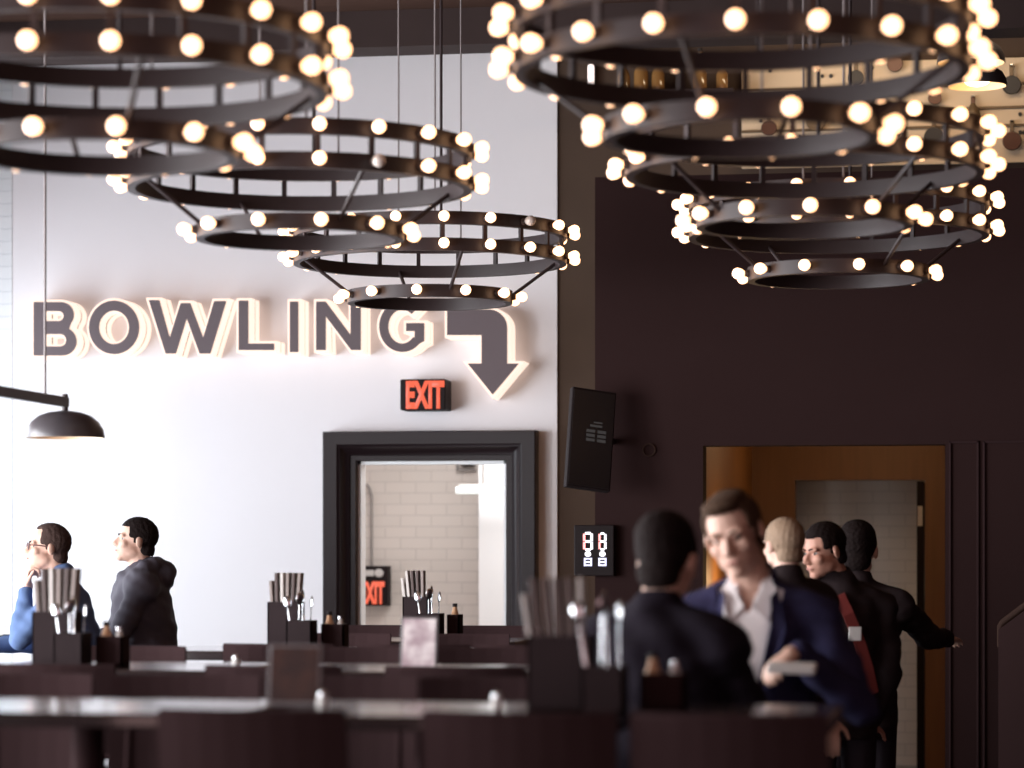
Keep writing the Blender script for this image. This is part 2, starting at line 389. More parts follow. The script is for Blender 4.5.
# white pier in the corridor
cx0 = XY(478.5, CY-0.5)
t = MB().minmax((cx0, CY-0.5, 0.012), (cx0+0.55, CY-0.001, 2.85), 0.004).build('pillar', M['white_panel']); struct(t, 'white pillar standing in the corridor')

# ------------------------------------------------------------------ corridor fittings
yF = CY-0.75
t = thing('fluorescent_light', 'long white fluorescent light fitting high in the corridor', 'light fitting', (XY(483, yF), yF, ZY(483, 490, yF)))
b = MB().minmax((-0.19, -0.05, -0.026), (0.36, 0.05, 0.022), 0.01).build('diffuser', M['fixture_white'], t)
b = MB().minmax((-0.17, -0.035, 0.022), (0.34, 0.035, 0.04), 0.004).build('housing', M['stencil_white'], t)
b = MB().cyl((0.0, 0, 0.04), (0.0, 0, 2.85-t.location.z), 0.008).cyl((0.3, 0, 0.04), (0.3, 0, 2.85-t.location.z), 0.008).build('hanger', M['conduit'], t)
zt = ZY(480, 470, CY)
b = MB().tube([(XY(458, CY), CY-0.02, 2.85), (XY(458, CY), CY-0.02, ZY(458, 463, CY)), (XY(458.5, CY), CY-0.03, ZY(458, 470, CY)), (XY(462, CY), CY-0.03, zt), (XY(476, CY), CY-0.03, zt)], 0.010).build('conduit_pipe', M['conduit'])
tag(b, 'thin grey pipe along the top of the corridor wall', 'pipe')
b = MB().box((0, 0, 0), (0.10, 0.07, 0.05), None, 0.012).build('junction_box', M['black'], None, None, atY(468, 463, CY-0.03)); tag(b, 'small black fitting at the top of the corridor wall', 'box')
pts = [(XY(367, CY), CY-0.02, ZY(367, 484, CY)), (XY(370, CY), CY-0.02, ZY(370, 488, CY)), (XY(372.5, CY), CY-0.02, ZY(372, 496, CY)), (XY(372.5, CY), CY-0.02, ZY(372, 566, CY))]
b = MB().tube(pts, 0.008).build('wiring_conduit', M['conduit']); tag(b, 'grey conduit running down to the corridor exit sign', 'conduit')

# text helper
def text_mesh(txt, h, w=None, depth=0.004, bold=0.02):
    cu = bpy.data.curves.new('lettering', 'FONT'); cu.body = txt; cu.size = 1.0; cu.extrude = 0.0; cu.offset = bold
    cu.align_x = 'CENTER'
    o = bpy.data.objects.new('lettering', cu); C.objects.link(o)
    dg = bpy.context.evaluated_depsgraph_get(); me = bpy.data.meshes.new_from_object(o.evaluated_get(dg))
    bpy.data.objects.remove(o)
    xs = [v.co.x for v in me.vertices]; ysv = [v.co.y for v in me.vertices]
    x0, x1, y0, y1 = min(xs), max(xs), min(ysv), max(ysv)
    sy = h/(y1-y0); sx = (w/(x1-x0)) if w else sy
    bm = bmesh.new(); bm.from_mesh(me)
    r = bmesh.ops.extrude_face_region(bm, geom=list(bm.faces))
    for v in r['geom']:
        if isinstance(v, bmesh.types.BMVert): v.co.z = 1.0
    for v in bm.verts:
        x = (v.co.x-(x0+x1)/2)*sx; z = (v.co.y-(y0+y1)/2)*sy; v.co = Vector((x, -v.co.z*depth, z))
    bmesh.ops.recalc_face_normals(bm, faces=bm.faces); bm.to_mesh(me); bm.free()
    return me

def exit_sign(name, label, pxl, pxr, pyt, pyb, Y, depth, txt_rect, body='black'):
    x0, x1 = XY(pxl, Y), XY(pxr, Y); z0, z1 = ZY((pxl+pxr)/2, pyb, Y), ZY((pxl+pxr)/2, pyt, Y)
    t = thing(name, label, 'exit sign', ((x0+x1)/2, Y, (z0+z1)/2))
    w, h = x1-x0, z1-z0
    MB().minmax((-w/2, 0, -h/2), (w/2, depth, h/2), 0.008).build('housing', M[body], t)
    tx0, tx1, tz0, tz1 = XY(txt_rect[0], Y), XY(txt_rect[1], Y), ZY(pxl, txt_rect[3], Y), ZY(pxl, txt_rect[2], Y)
    me = text_mesh('EXIT', tz1-tz0, tx1-tx0, 0.004, 0.045)
    o = link('lettering', me, M['red_led'], t); o.location = ((tx0+tx1)/2-t.location.x, -0.001, (tz0+tz1)/2-t.location.z); o['label'] = 'glowing red letters'
    return t
exit_sign('exit_sign', 'black box sign with red EXIT letters between the arrow and the doorway', 400, 445.5, 379, 410, YW-0.20, 0.20, (406, 444.5, 381, 409))
# corridor exit sign
t = exit_sign('exit_sign', 'black sign with red EXIT letters on the corridor wall seen through the doorway', 358, 388, 566, 606, CY-0.12, 0.12, (360.5, 384.5, 581.5, 604))
b = MB(); xx = t.location.x; zz = t.location.z
b.minmax((XY(364, CY-.12)-xx, -0.003, ZY(364, 576, CY-.12)-zz), (XY(374, CY-.12)-xx, 0.0, ZY(364, 570, CY-.12)-zz), 0.0008)
b.ell((XY(379, CY-.12)-xx, -0.001, ZY(379, 573, CY-.12)-zz), (0.034, 0.003, 0.03)); b.build('marking', M['stencil_white'], t)

# ------------------------------------------------------------------ the big lit sign
def offset_poly(pts, d):
    n = len(pts); out = []
    area = sum(pts[i][0]*pts[(i+1) % n][1]-pts[(i+1) % n][0]*pts[i][1] for i in range(n))
    sg = 1 if area > 0 else -1
    for i in range(n):
        p0, p1, p2 = Vector(pts[i-1]), Vector(pts[i]), Vector(pts[(i+1) % n])
        e1 = (p1-p0).normalized(); e2 = (p2-p1).normalized()
        n1 = Vector((e1.y, -e1.x))*sg; n2 = Vector((e2.y, -e2.x))*sg
        m = n1+n2
        if m.length < 1e-6: m = n1
        m.normalize(); k = 1/max(0.45, m.dot(n1))
        out.append(tuple(p1+m*d*k))
    return out
def prism2(outer, holes, y0, y1):
    """2-D outline (x,z) with holes, filled and extruded from y0 to y1"""
    bm = bmesh.new(); edges = []
    for loop in [outer]+holes:
        vv = [bm.verts.new((x, y0, z)) for (x, z) in loop]
        for i in range(len(vv)): edges.append(bm.edges.new((vv[i], vv[(i+1) % len(vv)])))
    bmesh.ops.triangle_fill(bm, use_beauty=True, use_dissolve=False, edges=edges)
    r = bmesh.ops.extrude_face_region(bm, geom=list(bm.faces))
    for v in r['geom']:
        if isinstance(v, bmesh.types.BMVert): v.co.y = y1
    bmesh.ops.recalc_face_normals(bm, faces=bm.faces)
    mb = MB(); bm.verts.index_update()
    mb.add([v.co.copy() for v in bm.verts], [tuple(v.index for v in f.verts) for f in bm.faces]); bm.free()
    return mb
def arc(cx, cy, rx, ry, a0, a1, n):
    return [(cx+rx*math.cos(R(a0+(a1-a0)*i/n)), cy+ry*math.sin(R(a0+(a1-a0)*i/n))) for i in range(n+1)]
# outlines in photograph pixels (x right, y up = -py)
def U(pts): return [(x, -y) for (x, y) in pts]
GL = {}
GL['B'] = (U([(33.5, 355.5), (33.5, 302)]) + [(x, y) for (x, y) in arc(61, -314.7, 12.5, 12.7, 90, -40, 12)] + [(x, y) for (x, y) in arc(62, -341.3, 14.2, 14.2, 62, -90, 14)],
           [U([(44.5, 311)]) + arc(58.5, -316, 5, 5, 90, -90, 8) + U([(44.5, 321)]), U([(44.5, 334)]) + arc(60, -340.2, 6.2, 6.2, 90, -90, 8) + U([(44.5, 346.4)])])
GL['O'] = (arc(113.8, -327.3, 25, 26.8, 0, 350, 35), [arc(113.8, -327.3, 15.2, 16.8, 0, 345, 23)])
GL['W'] = (U([(148.6, 300), (159, 300), (169.5, 338), (180.5, 303), (190, 303), (203, 338), (214, 301), (226, 301), (210, 353.5), (199.5, 353.5), (186.5, 318), (175.5, 353.5), (165.5, 353.5)]), [])
GL['L'] = (U([(238.5, 300.5), (248, 300.5), (248, 343.5), (273.8, 343.5), (273.8, 350), (238.5, 350)]), [])
GL['I'] = (U([(289.7, 301.5), (298, 301.5), (298, 352), (289.7, 352)]), [])
GL['N'] = (U([(316, 301.5), (325.5, 301.5), (350.5, 335), (350.5, 301.5), (360.5, 301.5), (360.5, 350), (351, 350), (325.5, 316), (325.5, 350), (316, 350)]), [])
GL['G'] = (arc(402, -326.5, 23, 25.5, 48, 318, 26) + U([(424, 341), (424, 323), (406, 323), (406, 331), (414.5, 331), (414.5, 338)]) + list(reversed(arc(402, -326.5, 14, 17, 48, 322, 20))), [])
GL['arrow'] = (U([(447, 309.5), (489, 309.5)]) + arc(489, -327.5, 18, 18, 88, 0, 8) + U([(507, 363.5), (518.5, 363.5), (492.5, 394.5), (467.5, 363.5), (481.5, 363.5), (481.5, 335), (447, 335)]), [])
SGN = 0.23
sign = thing('lit_sign', 'lit BOWLING letters with a bent down arrow on the white wall', 'sign', atY(280, 328, YW))
sx, sz = sign.location.x, sign.location.z
Yf = YW-SGN
for k, (outer, holes) in GL.items():
    cv = lambda pts: [(XY(x, Yf)-sx, ZY(x, -y, Yf)-sz) for (x, y) in pts]
    # mean direction: letters are flat boxes standing off the wall, the face slightly inset
    o, hs = cv(outer), [cv(h) for h in holes]
    rim = 0.016
    ob = offset_poly(o, rim); hb = [offset_poly(h, -rim*0.8) for h in hs]
    nm = 'arrow_body' if k == 'arrow' else 'letter_body'
    body = prism2(ob, hb, -SGN+0.012, -SGN+0.105).build(nm, M['neon'], sign)
    body['label'] = 'glowing side of the arrow' if k == 'arrow' else 'glowing side of letter %s' % k
    prism2(offset_poly(o, 0.008), [offset_poly(h, -0.006) for h in hs], -SGN+0.105, -SGN+0.142).build('return_band', M['neon_gap'], body)
    prism2(ob, hb, -SGN+0.142, -0.012).build('back_light', M['neon'], body)
    f = prism2(o, hs, -SGN, -SGN+0.012).build('face', M['face'], body); f['label'] = 'dark grey brown face plate'
    fo = prism2(offset_poly(o, -0.02), [], -0.012, -0.0005) if not hs else prism2(offset_poly(o, -0.01), [offset_poly(h, 0.01) for h in hs], -0.012, -0.0005)
    fo.build('wall_bracket', M['neon_gap'], body)

# ------------------------------------------------------------------ chandeliers
CH_Z = 2.82
def bulb_profile():
    return [(0.002, 0.0), (0.011, 0.002), (0.015, 0.010), (0.022, 0.021), (0.0255, 0.033), (0.0245, 0.044), (0.0185, 0.054), (0.010, 0.0595), (0.001, 0.061)]
me_bulb = MB().lathe(bulb_profile(), (0,0,0), (1,0,0), 16).mesh('bulb')
me_bulb.materials.append(M['bulb'])
for p in me_bulb.polygons: p.use_smooth = True
me_bulb_off = me_bulb.copy(); me_bulb_off.materials.clear(); me_bulb_off.materials.append(M['bulb_off'])
me_sock = MB().lathe([(0.017, -0.018), (0.017, -0.004), (0.0145, -0.002), (0.0145, 0.006)], (0,0,0), (1,0,0), 12).mesh('bulb_socket'); me_sock.materials.append(M['socket'])
me_post = MB().box((0, 0, 0.063), (0.016, 0.020, 0.066)).mesh('post'); me_post.materials.append(M['metal'])
me_drum = MB().ring(0.654, 0.688, -0.031, 0.031, 112).mesh('drum_ring'); me_drum.materials.append(M['metal'])
for nm in (me_drum,):
    for p in nm.polygons: p.use_smooth = True
    nm.set_sharp_from_angle(angle=R(35))
me_small = MB().ring(0.382, 0.416, -0.031, 0.031, 88).mesh('lower_ring'); me_small.materials.append(M['metal'])
for p in me_small.polygons: p.use_smooth = True
me_small.set_sharp_from_angle(angle=R(35))
DR1, DR2 = 0.197, 0.197+0.128
def chandelier(cx, d, off, soff, label, dead=(), rodoff=20, z0=CH_Z):
    g = at(cx, HZ, d); u = -g.copy(); u.z = 0; u.normalize()          # towards the camera
    base = math.atan2(u.y, u.x)
    t = thing('ring_chandelier', label, 'chandelier', (g.x, g.y, z0), 0, 'black ring chandeliers with globe bulbs')
    def A(phi): return base+R(phi)                                     # phi grows towards the right of the picture
    for z in (DR1, DR2):
        o = link('drum_ring', me_drum, None, t); o.location = (0, 0, z)
        for k in range(20):
            a = A(off+18*k); r = 0.703
            is_dead = (k, z) in dead
            bo = link('bulb', me_bulb_off if is_dead else me_bulb, None, t); bo.location = (r*math.cos(a), r*math.sin(a), z); bo.rotation_euler = (0, 0, a)
            if is_dead: bo['label'] = 'unlit bulb'
            so = link('bulb_socket', me_sock, None, bo)
    for k in range(20):
        a = A(off+18*k); o = link('post', me_post, None, t); o.location = (0.671*math.cos(a), 0.671*math.sin(a), DR1); o.rotation_euler = (0, 0, a)
    link('lower_ring', me_small, None, t)
    for k in range(12):
        a = A(soff+30*k); r = 0.431
        bo = link('bulb', me_bulb, None, t); bo.location = (r*math.cos(a), r*math.sin(a), 0); bo.rotation_euler = (0, 0, a)
        link('bulb_socket', me_sock, None, bo)
    for k in range(4):
        a = A(rodoff+90*k); ca, sa = math.cos(a), math.sin(a)
        MB().cyl((0.668*ca, 0.668*sa, DR1), (0.400*ca, 0.400*sa, 0.0), 0.009, n=8).build('brace_rod', M['metal'], t)
    for q in (-13, 2, 166):
        a = A(q); ca, sa = math.cos(a)*0.671, math.sin(a)*0.671
        MB().cyl((ca, sa, DR2), (ca, sa, CEIL-z0), 0.0045, n=6).build('suspension_cable', M['cable'], t)
    a = A(175); ca, sa = math.cos(a)*0.671, math.sin(a)*0.671
    MB().cyl((ca, sa, DR2), (ca, sa, CEIL-z0), 0.008, n=8).build('power_cord', M['metal'], t)
    return t
chandelier(102, 8.54, 1.8, 5, 'big ring chandelier in front of the left end of the white wall', rodoff=10, z0=2.775)
chandelier(300, 11.2, 5.7, 10, 'ring chandelier hanging second in the row before the white wall', dead=((1, DR1),), rodoff=22)
chandelier(430, 14.1, 5.2, 22, 'farthest ring chandelier, hanging right in front of the BOWLING sign', dead=((2, DR2),), rodoff=14)
chandelier(741, 8.47, -1.2, -12.1, 'big ring chandelier before the dark wall, topmost of that row', rodoff=-15)
chandelier(804, 10.77, -3.5, 2.9, 'ring chandelier before the dark wall, middle one of its row', rodoff=40)
chandelier(838, 12.9, 4, 11.5, 'lowest looking ring chandelier before the dark wall, under the other two', rodoff=30)

# ------------------------------------------------------------------ pendant lamp on a long arm at the left
pd = 12.4
end = at(65, 402, pd); axis = Vector((0, 1, 0))
t = thing('arm_lamp', 'grey dome lamp hanging from a long arm beside the letter B', 'lamp', end)
st = MB().minmax((-0.014, -2.6, -0.022), (0.014, 0.02, 0.022), 0.004).build('arm', M['shade_out'], t)
zc = CAMZ+(HZ-438)/F*pd - end.z
zs = CAMZ+(HZ-411)/F*pd - end.z
MB().cyl((0, 0, zs-0.01), (0, 0, 0.035), 0.014).build('stem', M['metal'], t)
rr = 39.5/F*pd; hh = zs-zc
pr = [(rr, 0), (rr*1.0, 0.006), (rr*0.97, hh*0.30), (rr*0.86, hh*0.58), (rr*0.66, hh*0.82), (rr*0.40, hh*0.95), (rr*0.16, hh), (0.014, hh+0.002)]
pi = [(0.014, hh-0.012)]+[(max(0.012, r-0.008), max(0, z-0.010)) for (r, z) in reversed(pr[1:-1])]+[(rr-0.004, 0)]
sh = MB().lathe(pr, (0,0,zc), (0,0,1), 40, caps=False).build('lamp_shade', M['shade_out'], t, 60); 
sh2 = MB().lathe(pi, (0,0,zc), (0,0,1), 40, caps=False).build('shade_lining', M['shade_in'], sh, 60)
MB().ell((0, 0, zc+hh*0.45), (0.05, 0.05, 0.035)).build('lamp_bulb', M['dim_lamp'], t, 180)
g = at(45.5, 390, pd) - end
yy = -(45.5-65)/(ST*F)*pd
# cable that carries the arm, standing on the arm where the photo shows it
yy = -0.27
MB().cyl((0, yy, 0.02), (0, yy, CEIL-end.z), 0.006, n=8).build('suspension_cable', M['cable'], t)

# ------------------------------------------------------------------ upper board with pans, pendant lamps
YB = YW-0.01
bx0, bx1 = XY(742, YB), XY(1075, YB); bz0, bz1 = ZY(880, 166, YB), ZY(880, 62, YB)
b = MB().minmax((bx0, YB-0.03, bz0), (bx1, YB, bz1), 0.004)
t = thing('display_board', 'cream display board with rails high above the dark partition', 'board', ((bx0+bx1)/2, YB, bz0))
ox, oz = t.location.x, t.location.z
MB().minmax((bx0-ox, -0.03, 0), (bx1-ox, 0, bz1-oz), 0.004).build('board_panel', M['cream'], t)
for py in (86, 109.5, 127.5):
    z = ZY(960, py, YB)-oz; MB().minmax((bx0-ox, -0.045, z-0.008), (bx1-ox, -0.03, z+0.008), 0.002).build('rail', M['pan_olive'], t)
rnd = random.Random(3)
for i in range(34):
    x = rnd.uniform(bx0+0.05, bx1-0.05)-ox; z = rnd.choice((68, 75, 100, 118, 136, 152, 160))
    MB().cyl((x, -0.03, ZY(900, z, YB)-oz), (x, -0.04, ZY(900, z, YB)-oz), 0.012).build('peg_hole', M['pan_dark'], t)
pans = [(1011.5, 85, 9.5, 'pan_dark', 'dark round pan with upright handle at the top right of the cream board'),
        (1012, 141, 9.5, 'pan_copper', 'brown round pan with upright handle at the lower right of the cream board'),
        (973, 113, 8, 'pan_olive', 'tan teardrop pan under the lit dome lamps'),
        (934, 137, 10, 'pan_dark', 'dark round pan hung low on the cream board, left of the brown one'),
        (895, 64, 8, 'pan_copper', 'brown pan high on the cream board behind the biggest chandelier'),
        (816, 121, 10, 'pan_olive', 'dull round pan near the left end of the cream board'),
        (857, 153, 8, 'pan_copper', 'small brown pan at the bottom edge of the cream board'),
        (769, 128, 8, 'pan_copper', 'brown pan at the far left end of the cream board'),
        (856, 78, 8, 'pan_dark', 'dark pan high on the cream board beside the brown one'),
        (935, 98, 7, 'pan_copper', 'small brown pan in the middle of the cream board')]
for i, (px, py, r, m, lb) in enumerate(pans):
    p = atY(px, py, YB-0.075); rr_ = r/F*dY(px, YB)
    t = thing('hanging_pan', lb, 'pan', p, 0, 'pans hung on the cream board')
    if i == 2:
        MB().lathe([(0.001, -rr_*1.3), (rr_*0.8, -rr_*1.0), (rr_, -rr_*0.4), (rr_*0.7, rr_*0.5), (rr_*0.25, rr_*1.2)], (0,0,0), (0,0,1), 20).build('pan_body', M[m], t, 50)
    else:
        MB().lathe([(rr_*0.92, 0.012), (rr_, 0.0), (rr_*0.94, -0.006), (rr_*0.8, -0.012), (rr_*0.6, 0.008)], (0,0,0), (0,-1,0), 28).build('pan_body', M[m], t, 40)
    MB().box((0, 0.006, rr_*1.55), (0.026, 0.012, rr_*1.3), None, 0.004).build('handle', M['pan_olive' if m != 'pan_olive' else 'pan_copper'], t)
    MB().cyl((0, 0, rr_*2.05), (0, 0.044, rr_*2.05), 0.008).build('hook', M['steel'], t)

def dome(px, py, d, wpx, label):
    p = at(px, py, d); r = wpx/2/F*d; h = r*0.72
    t = thing('dome_pendant', label, 'lamp', p, 0, 'dome pendant lamps over the dark partition')
    pr = [(r, 0), (r*0.97, h*0.3), (r*0.84, h*0.62), (r*0.6, h*0.86), (r*0.3, h), (0.02, h+0.01)]
    sh = MB().lathe(pr, (0,0,0), (0,0,1), 36, caps=False).build('lamp_shade', M['shade_out'], t, 60)
    MB().lathe([(q-0.006 if q > 0.03 else q, z-0.006) for (q, z) in pr], (0,0,0.004), (0,0,1), 36, caps=False).build('shade_lining', M['shade_in'], sh, 60)
    MB().ell((0, 0, h*0.3), (r*0.45, r*0.45, r*0.24)).build('lamp_bulb', M['warm_lamp'], t, 180)
    MB().cyl((0, 0, h), (0, 0, CEIL-p.z), 0.006, n=8).build('pendant_rod', M['metal'], t)
dome(977, 86, 14.6, 60, 'lower and nearer of the two lit dome pendants by the cream board')
dome(971, 63, 16.0, 68, 'higher and farther of the two lit dome pendants by the cream board')
# things on the dim shelf left of the board
zsh = ZY(650, 93, YW-0.2)
t = MB().minmax((XY(612, YW-0.2), YW-0.32, zsh-0.03), (XY(735, YW-0.2), YW+0.019, zsh), 0.004).build('wall_shelf', M['beam']); tag(t, 'dark shelf on the brown wall above the partition', 'shelf')
bp = [(0.042, 0), (0.045, 0.01), (0.045, 0.12), (0.036, 0.15), (0.015, 0.18), (0.014, 0.235), (0.017, 0.24), (0.017, 0.25)]
for i, px in enumerate((624, 641, 658, 700, 722)):
    t = thing('amber_bottle', ('amber bottle on the high dark shelf, nearest the pink tube light', 'middle amber bottle of the three together on the high dark shelf', 'amber bottle on the high dark shelf, last of the three together',
        'amber bottle apart from the three on the high dark shelf', 'amber bottle at the cream board end of the high dark shelf')[i], 'bottle', (XY(px, YW-0.2), YW-0.2, zsh), 0, 'bottles on the high shelf')
    k = (0.85, 1.0, 0.9, 0.95, 0.8)[i]
    MB().lathe([(r*k, z*k) for (r, z) in bp], n=18).build('bottle_body', M['amber'], t, 40)
    MB().cyl((0, 0, 0.25*k), (0, 0, 0.275*k), 0.016*k).build('bottle_cap', M['pan_dark'], t)
p0 = atY(591, 89, YW-0.05); p1 = atY(591, 65, YW-0.05)
t = thing('tube_light', 'short pink white tube light upright on the brown wall', 'light fitting', p0)
MB().cap((0, 0, 0.012), (0, 0, (p1-p0).length-0.012), 0.020).build('glowing_tube', M['tube_pink'], t, 60)
MB().minmax((-0.02, 0.03, -0.02), (0.02, 0.0705, (p1-p0).length+0.02), 0.004).build('backplate', M['black'], t)

# ------------------------------------------------------------------ screen and scoreboard on the brown wall / partition edge
ps = atY(590, 440, YP-0.25)
t = thing('wall_screen', 'dark wall mounted screen tilted on the partition edge', 'screen', ps)
rot = Euler((R(-8), R(7), R(28))).to_matrix()
w_, h_ = 0.26, 0.56
fr = MB().box((0,0,0), (w_, 0.05, h_), rot, 0.008).build('screen_body', M['black'], t)
MB().box(rot @ Vector((0, -0.027, 0)), (w_*0.92, 0.006, h_*0.95), rot).build('display_panel', M['screen'], fr)
b = MB()
for (x, z, w, h) in ((0.02, 0.075, 0.07, 0.012), (0.03, 0.095, 0.05, 0.008), (-0.01, 0.045, 0.05, 0.016), (-0.01, 0.02, 0.05, 0.016), (-0.01, -0.005, 0.05, 0.016), (0.055, 0.045, 0.05, 0.016), (0.055, 0.02, 0.05, 0.016), (0.055, -0.005, 0.05, 0.016)):
    b.box(rot @ Vector((x, -0.031, z)), (w, 0.002, h), rot)
b.build('display_marks', M['screen_grey'], fr)
MB().cyl((0, 0.02, 0), (0.10, 0.262, 0), 0.018).build('wall_bracket', M['metal'], t)
Y_ = YP-0.06
x0, x1, z0, z1 = XY(574, Y_), XY(614, Y_), ZY(594, 576, Y_), ZY(594, 525, Y_)
t = thing('scoreboard', 'small black board with two columns of bright digits', 'scoreboard', ((x0+x1)/2, Y_, (z0+z1)/2))
MB().minmax((-(x1-x0)/2, 0, -(z1-z0)/2), ((x1-x0)/2, 0.06, (z1-z0)/2), 0.006).build('housing', M['black'], t)
for j, pxc in enumerate((588, 602.5)):
    cx = XY(pxc, Y_)-t.location.x; zt = ZY(594, 541.5, Y_)-t.location.z
    W, H, th = (0.042, 0.092, 0.013) if j == 0 else (0.032, 0.088, 0.012)
    b = MB(); r_ = MB()
    for zz in (-H/2, 0, H/2): b.box((cx, -0.003, zt+zz), (W-th, 0.004, th))
    for zz in (-H/4, H/4):
        b.box((cx+W/2, -0.003, zt+zz), (th, 0.004, H/2-th*0.4)); (r_ if True else b).box((cx-W/2, -0.003, zt+zz), (th, 0.004, H/2-th*0.4))
    b.build('digit', M['digit_white'], t); r_.build('digit_edge', M['digit_red'], t)
    zt2 = ZY(594, 554, Y_)-t.location.z; MB().ell((cx, -0.002, zt2), (0.018, 0.003, 0.015)).build('dot', M['digit_white'], t)
    zt3 = ZY(594, 562, Y_)-t.location.z; b = MB()
    for zz in (-0.018, 0, 0.018): b.box((cx, -0.003, zt3+zz), (0.036, 0.004, 0.009))
    for ss in (-1, 1): b.box((cx+ss*0.018, -0.003, zt3), (0.009, 0.004, 0.045))
    b.build('small_digit', M['digit_blue'], t)
p = atY(649, 450, YP)
t = MB().ring(0.030, 0.038, 0, 0.012, 32); 
for v in t.v: v.x, v.y, v.z = v.x, -v.z, v.y
t = t.build('wall_ring_plate', M['handrail'], None, 40, p); tag(t, 'thin round ring fixed to the dark partition', 'ring')

# stair guard with handrail at the right edge
ga = at(1001, 624, 14.6); gb = at(1060, 580, 14.4)
t = thing('stair_guard', 'dark stair guard with a sloping wooden handrail at the right edge', 'stair guard', (ga.x, ga.y, 0))
v = gb-ga; nrm = Vector((-v.y, v.x, 0)).normalized()*0.03
vs = []
for s_ in (-1, 1):
    for q in (Vector((0,0,0.0)), Vector((v.x, v.y, 0)), Vector((v.x, v.y, gb.z-0.03)), Vector((0,0,ga.z-0.03))): vs.append(q+nrm*s_)
MB().add(vs, [(0,1,2,3),(7,6,5,4),(0,4,5,1),(1,5,6,2),(2,6,7,3),(3,7,4,0)]).build('guard_panel', M['dark_wall'], t)
MB().tube([(0,0,ga.z-0.12), (0, 0, ga.z-0.01), Vector((0,0,ga.z))+v*0.04, v+Vector((0,0,ga.z))], 0.02).build('handrail', M['handrail'], t, 60)

# ------------------------------------------------------------------ tables, stools
TZ = 1.12
ROW = {1: (7.47, 0.71), 2: (10.05, 0.75), 3: (11.9, 0.70), 4: (13.25, 0.62)}
def table(px, row, label, w=1.0, Y=None, dep=None):
    Y0, D0 = ROW.get(row, (Y, dep)) if Y is None else (Y, dep)
    t = thing('bar_table', label, 'table', (XY(px, Y0), Y0, 0), 0, 'high bar tables in rows')
    MB().box((0, 0, TZ-0.02), (w-0.012, D0, 0.04), None, 0.006).build('tabletop', M['table'], t)
    MB().cyl((0, 0, 0.03), (0, 0, TZ-0.04), 0.045).build('column', M['stool'], t)
    MB().lathe([(0.28, 0), (0.28, 0.012), (0.24, 0.022), (0.06, 0.035)], n=28).build('base', M['stool'], t)
    return t
T1b = table(88, 1, 'front row bar table under the white reflections, at the left')
table(463, 1, 'front row bar table between the dark card holder and the big menu box', 0.955)
table(741, 1, 'front row bar table in front of the man in the navy suit', 0.52)
table(125, 2, 'second row bar table carrying the menu box before the two seated men')
table(430, 2, 'second row bar table carrying the pale printed card')
table(285, 3, 'third row bar table carrying a menu box before the white wall')
table(520, 3, 'third row bar table at the doorway frame', 0.9)
table(422, 4, 'small bar table in front of the doorway', 1.02)
MT = table(-78, 0, 'bar table of the two seated men at the left edge', 1.05, 13.85, 0.8)

me_st = {}
b = MB().box((0, 0, 0.765), (0.42, 0.40, 0.045), None, 0.015); me_st['seat'] = b.mesh('seat')
def back_panel(z0=0.86, z1=1.165, w=0.47, y=-0.205):
    vs = []; n = 8
    for side in (0, 1):
        for zi in (z0, (z0+z1)/2, z1-0.012, z1):
            for i in range(n+1):
                u = -1+2*i/n; yy = y-0.045*(1-u*u)+side*0.022-(zi-z0)*0.12
                sh_ = 0.985 if zi == z1 else 1
                vs.append((u*w/2*sh_, yy+(0.004 if zi == z1 else 0)*(1-2*side), zi))
    fs = []; m = n+1; per = 4*m
    for s_ in (0, 1):
        for r in range(3):
            for i in range(n):
                q = (s_*per+r*m+i, s_*per+r*m+i+1, s_*per+(r+1)*m+i+1, s_*per+(r+1)*m+i); fs.append(q if s_ == 0 else q[::-1])
    for i in range(n):
        fs.append((i, per+i, per+i+1, i+1)); fs.append((3*m+i, 3*m+i+1, per+3*m+i+1, per+3*m+i))
    for r in range(3):
        fs.append((r*m, (r+1)*m, per+(r+1)*m, per+r*m)); fs.append((r*m+n, per+r*m+n, per+(r+1)*m+n, (r+1)*m+n))
    return MB().add(vs, fs)
me_st['backrest'] = back_panel().mesh('backrest')
me_st['back_post'] = MB().tube([(0.17, -0.17, 0.76), (0.18, -0.205, 0.86), (0.18, -0.235, 1.08)], 0.012).mesh('back_post')
me_post2 = MB().tube([(-0.17, -0.17, 0.76), (-0.18, -0.205, 0.86), (-0.18, -0.235, 1.08)], 0.012).mesh('back_post')
b = MB(); q = 0.185
b.tube([(q,q,0.28),(-q,q,0.28),(-q,-q,0.28),(q,-q,0.28),(q,q,0.28)], 0.010); me_st['footrest'] = b.mesh('footrest')
me_st['leg'] = MB().cyl((0.20, 0.19, 0.0), (0.16, 0.155, 0.745), 0.013, 0.018, 10).mesh('leg')
me_leg2 = MB().cyl((-0.20, 0.19, 0.0), (-0.16, 0.155, 0.745), 0.013, 0.018, 10).mesh('leg')
for m_ in list(me_st.values())+[me_leg2, me_post2]: m_.materials.append(M['stool'])
stool_n = 0
proto = None
def make_stool(x, y, rz, label, group, back=True):
    global proto
    if proto is None:
        t = thing('bar_stool', label, 'stool', (x, y, 0), rz, group); proto = t
        for k in ('seat', 'backrest', 'back_post', 'footrest'): link(k, me_st[k], None, t, 45 if k == 'seat' else None)
        link('back_post', me_post2, None, t)
        for s_ in (0, 1):
            for mm in (me_st['leg'], me_leg2):
                o = link('leg', mm, None, t); o.rotation_euler = (0, 0, PI*s_)
        return t
    t = copy_tree(proto)
    if not back:
        for ch in list(t.children):
            if ch.name.startswith('back'): bpy.data.objects.remove(ch)
    t.location = (x, y, 0); t.rotation_euler = (0, 0, rz); t['label'] = label; t['group'] = group
    return t
